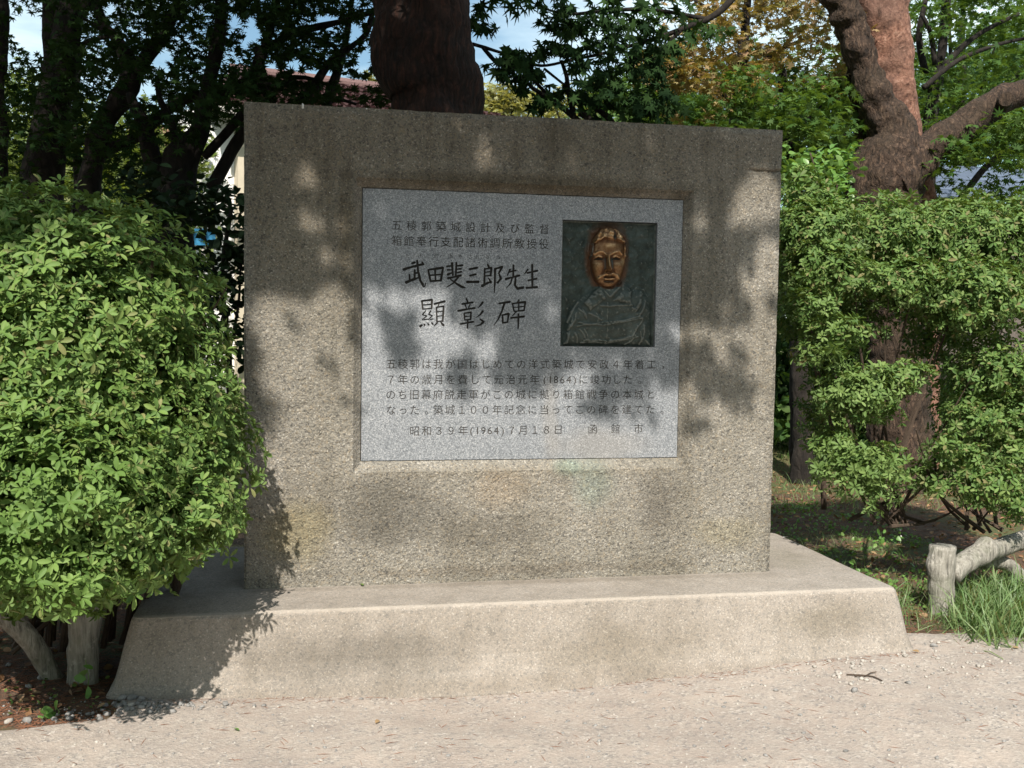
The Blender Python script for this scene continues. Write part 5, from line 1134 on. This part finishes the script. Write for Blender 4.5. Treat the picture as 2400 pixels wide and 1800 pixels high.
# gravel grit
p = on_ground(3600, -1.6, 3.6, -2.2, -.40); keep = np.array([free(x, y) and (mnoise.noise(Vector((x*2.2, y*2.2, 7)))+RNG.random()*.7 > .15 or y > bedline(x)-.25) for x, y in p]); p = p[keep]
spread(p, PB[0], RNG.gamma(2.0, .0014, len(p)).clip(.0015, .009), M_stone2, 'gravel', .08, label='fine pale gravel strewn over the path', cat='gravel')
p = on_ground(3800, -1.7, 3.8, -2.3, -.40); p = p[[free(x, y) for x, y in p]]
spread(p, PB[1], RNG.gamma(2.0, .0015, len(p)).clip(.0015, .012), M_stone, 'gravel', .15, label='scattered grey chippings on the path', cat='gravel')
p = np.stack([RNG.normal(-.40, .2, 130), RNG.normal(-.60, .04, 130)], 1); p = p[[free(x, y) or y < -.5 for x, y in p]]
spread(p, PB[2], RNG.gamma(3, .003, len(p)).clip(.004, .018), M_stone, 'gravel', .3, label='grey gravel gathered along the bed edge in the left foreground', cat='gravel')
p = np.stack([RNG.normal(2.75, .35, 260), RNG.normal(-.62, .12, 260)], 1); p = p[[free(x, y) for x, y in p]]
spread(p, PB[2], RNG.gamma(3, .0022, len(p)).clip(.003, .014), M_stone2, 'gravel', .25, label='pale gravel along the plinth front right corner', cat='gravel')
# larger single stones
SM = []
for i in range(5): m_ = npmesh(PB[i][0], PB[i][1], 'stone'); m_.materials.append(M_stone if i != 3 else M_stone2); SM.append(m_)
def stone(px, py, r, i, label, group=None):
    q = G(px, py); o = bpy.data.objects.new('stone', SM[i % 5]); COL.objects.link(o); o.location = (q[0], q[1], surf(q[0], q[1])+r*.3)
    o.scale = (r, r, r); o.rotation_euler = (0, 0, i*1.3); tag(o, label, 'stone', group); return o
for i, (a, b, r) in enumerate([(262, 1523, .020), (285, 1520, .026), (306, 1521, .018), (283, 1537, .022), (296, 1533, .016), (273, 1545, .015), (258, 1538, .017), (305, 1540, .018), (321, 1535, .014), (345, 1536, .014), (246, 1530, .013), (228, 1531, .012)]):
    stone(a, b, r, i, ['grey stone leaning on the plinth left edge in the heap', 'largest stone of the heap, resting against the plinth front left corner', 'stone right of the largest one in the heap at the plinth corner', 'bluish stone just below the largest one of the heap', 'small stone at the middle of the heap by the plinth corner', 'small stone at the lowest left of the heap', 'stone at the left of the heap, next to the litter', 'stone at the lower right of the heap', 'small stone just outside the heap to the right', 'rightmost stone trailing from the heap along the plinth foot', 'small stone trailing left of the heap', 'leftmost stone trailing from the heap towards the fence post'][i], 'stones heaped at the plinth corner')
for i, (a, b, r, l) in enumerate([(90, 1474, .022, 'grey stone alone on the litter just below the slanting log brace'), (62, 1494, .018, 'grey stone in the litter left of the lone stone below the brace'), (20, 1568, .022, 'grey stone in the litter at the far left picture edge'), (60, 1566, .022, 'large grey stone at the bed edge in the lower left'), (18, 1447, .016, 'small stone in the deep shade at the left edge'),
                                   (150, 1560, .018, 'grey stone on the bed edge below the left fence post'), (1838, 1428, .017, 'whitish stone before the plinth near its right end'), (1905, 1427, .015, 'pale stone touching the plinth front close to the right corner'), (2016, 1420, .018, 'white flat stone beside the plinth right bottom corner'), (1846, 1508, .018, 'grey stone below the dry twig on the path'), (1962, 1492, .016, 'grey stone right of the dry twig on the path'), (1676, 1500, .013, 'dark pebble on the path left of the dry twig')]):
    stone(a, b, r, i+1, l)
# needles and dead leaves
STRAW = (np.array([(-.5, -.012, 0), (.5, -.008, .02), (.5, .008, .02), (-.5, .012, 0), (0, 0, .05)]), np.array([(0, 4, 3), (0, 1, 4), (1, 2, 4), (2, 3, 4)]))
def bed(n, x0, x1, y0, y1):
    p = on_ground(n, x0, x1, y0, y1); return p[[free(x, y) and y > bedline(x)-.08*RNG.random() for x, y in p]]
p = np.concatenate([bed(6500, -2.2, -.3, -.75, 1.2), bed(8000, 2.9, 6.5, -.35, 5.5)]); spread(p, STRAW, RNG.uniform(.04, .09, len(p)), M_needle, 'pine_needle_litter', .03, .15, label='reddish brown fallen pine needles on the planted beds', cat='needles')
p = on_ground(480, -1.2, 4.2, -1.6, -.2); p = p[[free(x, y) for x, y in p]]; spread(p, STRAW, RNG.uniform(.025, .06, len(p)), M_needle, 'pine_needle_litter', .02, .1, label='a few loose pine needles lying on the gravel path', cat='needles')
p = np.concatenate([bed(420, -2.0, -.3, -.7, 1.0), bed(2200, 2.9, 6.5, -.1, 5.5)]); spread(p, OVAL, RNG.uniform(.025, .055, len(p)), M_brownleaf, 'leaf_litter', .12, .5, label='dry fallen leaves on the ground under the bushes', cat='leaves')
p = np.stack([RNG.uniform(-.3, 3.1, 420), -.50-np.abs(RNG.normal(0, .03, 420))], 1); spread(p, STRAW, RNG.uniform(.012, .045, len(p)), M_needle, 'pine_needle_litter', .05, .15, label='needles drifted against the plinth foot', cat='needles')
# low weeds
p = bed(2600, 2.95, 4.6, .05, 3.4); p = p[[mnoise.noise(Vector((x*3, y*3, 1)))+RNG.random()*.5 > .1 for x, y in p]]
spread(p, OVAL, RNG.uniform(.018, .04, len(p)), M_round, 'ground_weeds', .6, .7, label='low green weeds covering the ground behind the plinth right side', cat='weeds')
p = bed(160, -1.6, -.45, -.6, -.2); spread(p, OVAL, RNG.uniform(.012, .025, len(p)), M_az, 'ground_weeds', .5, .7, label='tiny seedlings in the shaded litter at lower left', cat='weeds')
# grass
def blade():
    V = [(0, -.6, 0), (0, .6, 0), (.12, -.42, .4), (.12, .42, .4), (.38, -.28, .75), (.38, .28, .75), (.75, 0, .95)]
    return np.array(V)*np.array([1, .045, 1]), np.array([(0, 1, 3), (0, 3, 2), (2, 3, 5), (2, 5, 4), (4, 5, 6)])
BL = blade()
def grass(pts2, hs, label):
    pos = np.array([(x, y, surf(x, y)-.005) for x, y in pts2]); n = RNG.normal(size=pos.shape)*.42+np.array([0, -.15, 1.])
    V, T = scatter(BL, pos, frames(n), hs); o = link('grass', npmesh(V, T), M_grass); tag(o, label, 'grass', None, 'stuff')
gp = []
for (cx, cy, r, n) in [(2110, 1300, .10, 420), (2150, 1310, .12, 480), (2190, 1300, .14, 520), (2170, 1340, .12, 480), (2120, 1345, .09, 360), (2205, 1350, .14, 480), (2085, 1310, .07, 220), (2140, 1380, .07, 240), (2240, 1300, .16, 420), (2230, 1360, .14, 380)]:
    q = G(cx, cy+26); gp.append(np.stack([RNG.normal(q[0], r*1.0, int(n*.55)), RNG.normal(q[1], r*.9, int(n*.55))], 1))
gp = np.concatenate(gp); hh = RNG.gamma(5, .025, len(gp)).clip(.04, .23); grass(gp, hh, 'tall soft green grass tufts around the right fence')
gp = bed(900, 3.15, 4.6, -.3, .6); grass(gp, RNG.uniform(.05, .15, len(gp)), 'loose grass spreading around the right fence post')
gp = bed(2600, 3.0, 4.4, -.2, 2.2); grass(gp, RNG.uniform(.02, .08, len(gp)), 'short sparse grass between the plinth and the right azalea')
gp = on_ground(12000, 1.5, 8.0, 2.8, 8.0); grass(gp, RNG.uniform(.05, .12, len(gp)), 'sunlit grass far behind the right azalea')
# individual plants
def sprout(px, py, h, leaves, label, mat=M_round, flower=False):
    q = G(px, py); q = np.array([q[0], q[1], surf(q[0], q[1])]); t = empty('weed', q, label, 'plant')
    link('stem', mesh(*tube([q, q+[.01, 0, h*.5], q+[.0, -.01, h]], [.0025, .002, .0012], 5, step=.02)), M_grass, t)
    c = np.array([q+[RNG.normal()*.01, RNG.normal()*.01, h*(.2+.8*i/leaves)] for i in range(leaves)]); n = RNG.normal(size=c.shape)*.5+[0, -.7, .7]
    lm_ = npmesh(OVAL[0], OVAL[1], 'leaf'); lm_.materials.append(mat); Rr = frames(n)
    for i in range(leaves):
        o = bpy.data.objects.new('leaf', lm_); COL.objects.link(o); o.parent = t; s = RNG.uniform(.03, .055)
        o.matrix_local = Matrix.Translation(Vector(c[i]-q)) @ Matrix(Rr[i].tolist()).to_4x4() @ Matrix.Scale(float(s), 4)
    if flower:
        for i in range(5):
            f = pebble(20+i, .007); link('flower', npmesh(f[0]+q+[RNG.normal()*.008, 0, h*(.6+.1*i)], f[1]), M_white, t)
sprout(186, 1515, .16, 6, 'broad-leaved green weed at the foot of the left fence post')
sprout(92, 1560, .04, 4, 'tiny green seedling on the litter below the brace')
sprout(122, 1554, .04, 4, 'tiny green seedling right of the other, on the litter')
sprout(1940, 1225, .20, 7, 'slender weed with white flowers behind the plinth', flower=True)
sprout(1845, 1265, .10, 9, 'leafy weed arching beside the plinth right edge')
sprout(1868, 1290, .08, 9, 'pale green weed with broad leaves by the plinth right edge')
sprout(1900, 1195, .10, 8, 'small leafy weed under the right azalea')
# dry curled leaves by the fence, twig on the path
def crumple(px, py, s, label, seed):
    q = G(px, py); q = np.array([q[0], q[1], surf(q[0], q[1])]); rg = np.random.default_rng(seed); V, T = [], []
    for k in range(7):
        v = OVAL[0].copy(); v[:, 2] += .5*v[:, 0]**2*rg.uniform(.3, 1.2)+2.2*v[:, 1]**2; R = frames(rg.normal(size=(1, 3))*.6+[[0, 0, 1]], np.array([k*.9]))[0]
        T.append(OVAL[1]+len(V)*len(v)); V.append((R@v.T).T*s+q+[0, 0, s*.35])
    o = link('curled_leaf', npmesh(np.concatenate(V), np.concatenate(T)), M_brownleaf, None, q); tag(o, label, 'leaf')
crumple(1906, 1283, .035, 'upper curled brown leaf between the plinth and right fence post', 1); crumple(1913, 1300, .040, 'middle curled brown leaf between the plinth and right fence post', 2); crumple(1928, 1312, .045, 'lowest and palest curled brown leaf by the right fence post', 3)
tq = [G(1828, 1475), G(1860, 1478), G(1885, 1480), G(1905, 1488)]; tq = [np.array([a[0], a[1], surf(a[0], a[1])+.006]) for a in tq]
tq2 = [G(1845, 1480), G(1868, 1480), G(1880, 1474), G(1892, 1472)]; tq2 = [np.array([a[0], a[1], surf(a[0], a[1])+.008]) for a in tq2]
tt_ = empty('twig', tq[0], 'dry forked twig lying on the path before the plinth right end', 'twig'); link('stick', mesh(*tube(tq, [.003]*4, 6, step=.02)), M_twig, tt_); link('stick', mesh(*tube(tq2, [.0025]*4, 6, step=.02)), M_twig, tt_)
print('tris', sum(len(o.data.loops)-2*len(o.data.polygons) for o in scene.objects if o.type == 'MESH'), 'objs', len(scene.objects))

def dropped(q, s, label, mat, i, name='fallen_leaf'):
    o = link(name, npmesh(OVAL[0]*s+q, OVAL[1]), mat, None, q); o.rotation_euler = (.25, -.2, i*1.7); tag(o, label, 'leaf')
q_ = P(783, 1275, -.02); dropped(np.array([q_[0], -.03, H0+.008]), .03, 'single green leaf lying at the foot of the wall slab', M_az, 1)
q_ = G(1703, 1164, H0); dropped(np.array([q_[0], q_[1], H0+.010]), .04, 'pale leaf on the plinth top beside the right edge', flat('bleached_leaf', (.55, .56, .60), .7), 2)
q_ = G(1942, 1412); dropped(np.array([q_[0], YF-.10, .05]), .035, 'small brown leaf leaning on the plinth foot near its right corner', M_brownleaf, 3)
for i, (a, b, l) in enumerate([(1238*.9217, 1600*.9217, 'small brown leaf on the path near the bottom centre'), (560*.9217, 1718*.9217, 'greenish leaf on the path lower left of centre'), (2240*.9217, 1500*.9217, 'reddish dead leaf at the grass edge on the right'), (2370*.9217, 1545*.9217, 'brown dead leaf close to the right picture edge'), (880*.9217, 1690*.9217, 'small dark leaf on the path before the plinth left half')]):
    q_ = G(a, b); dropped(np.array([q_[0], q_[1], surf(q_[0], q_[1])+.006]), .03, l, M_brownleaf if i != 1 else M_round, i+4)
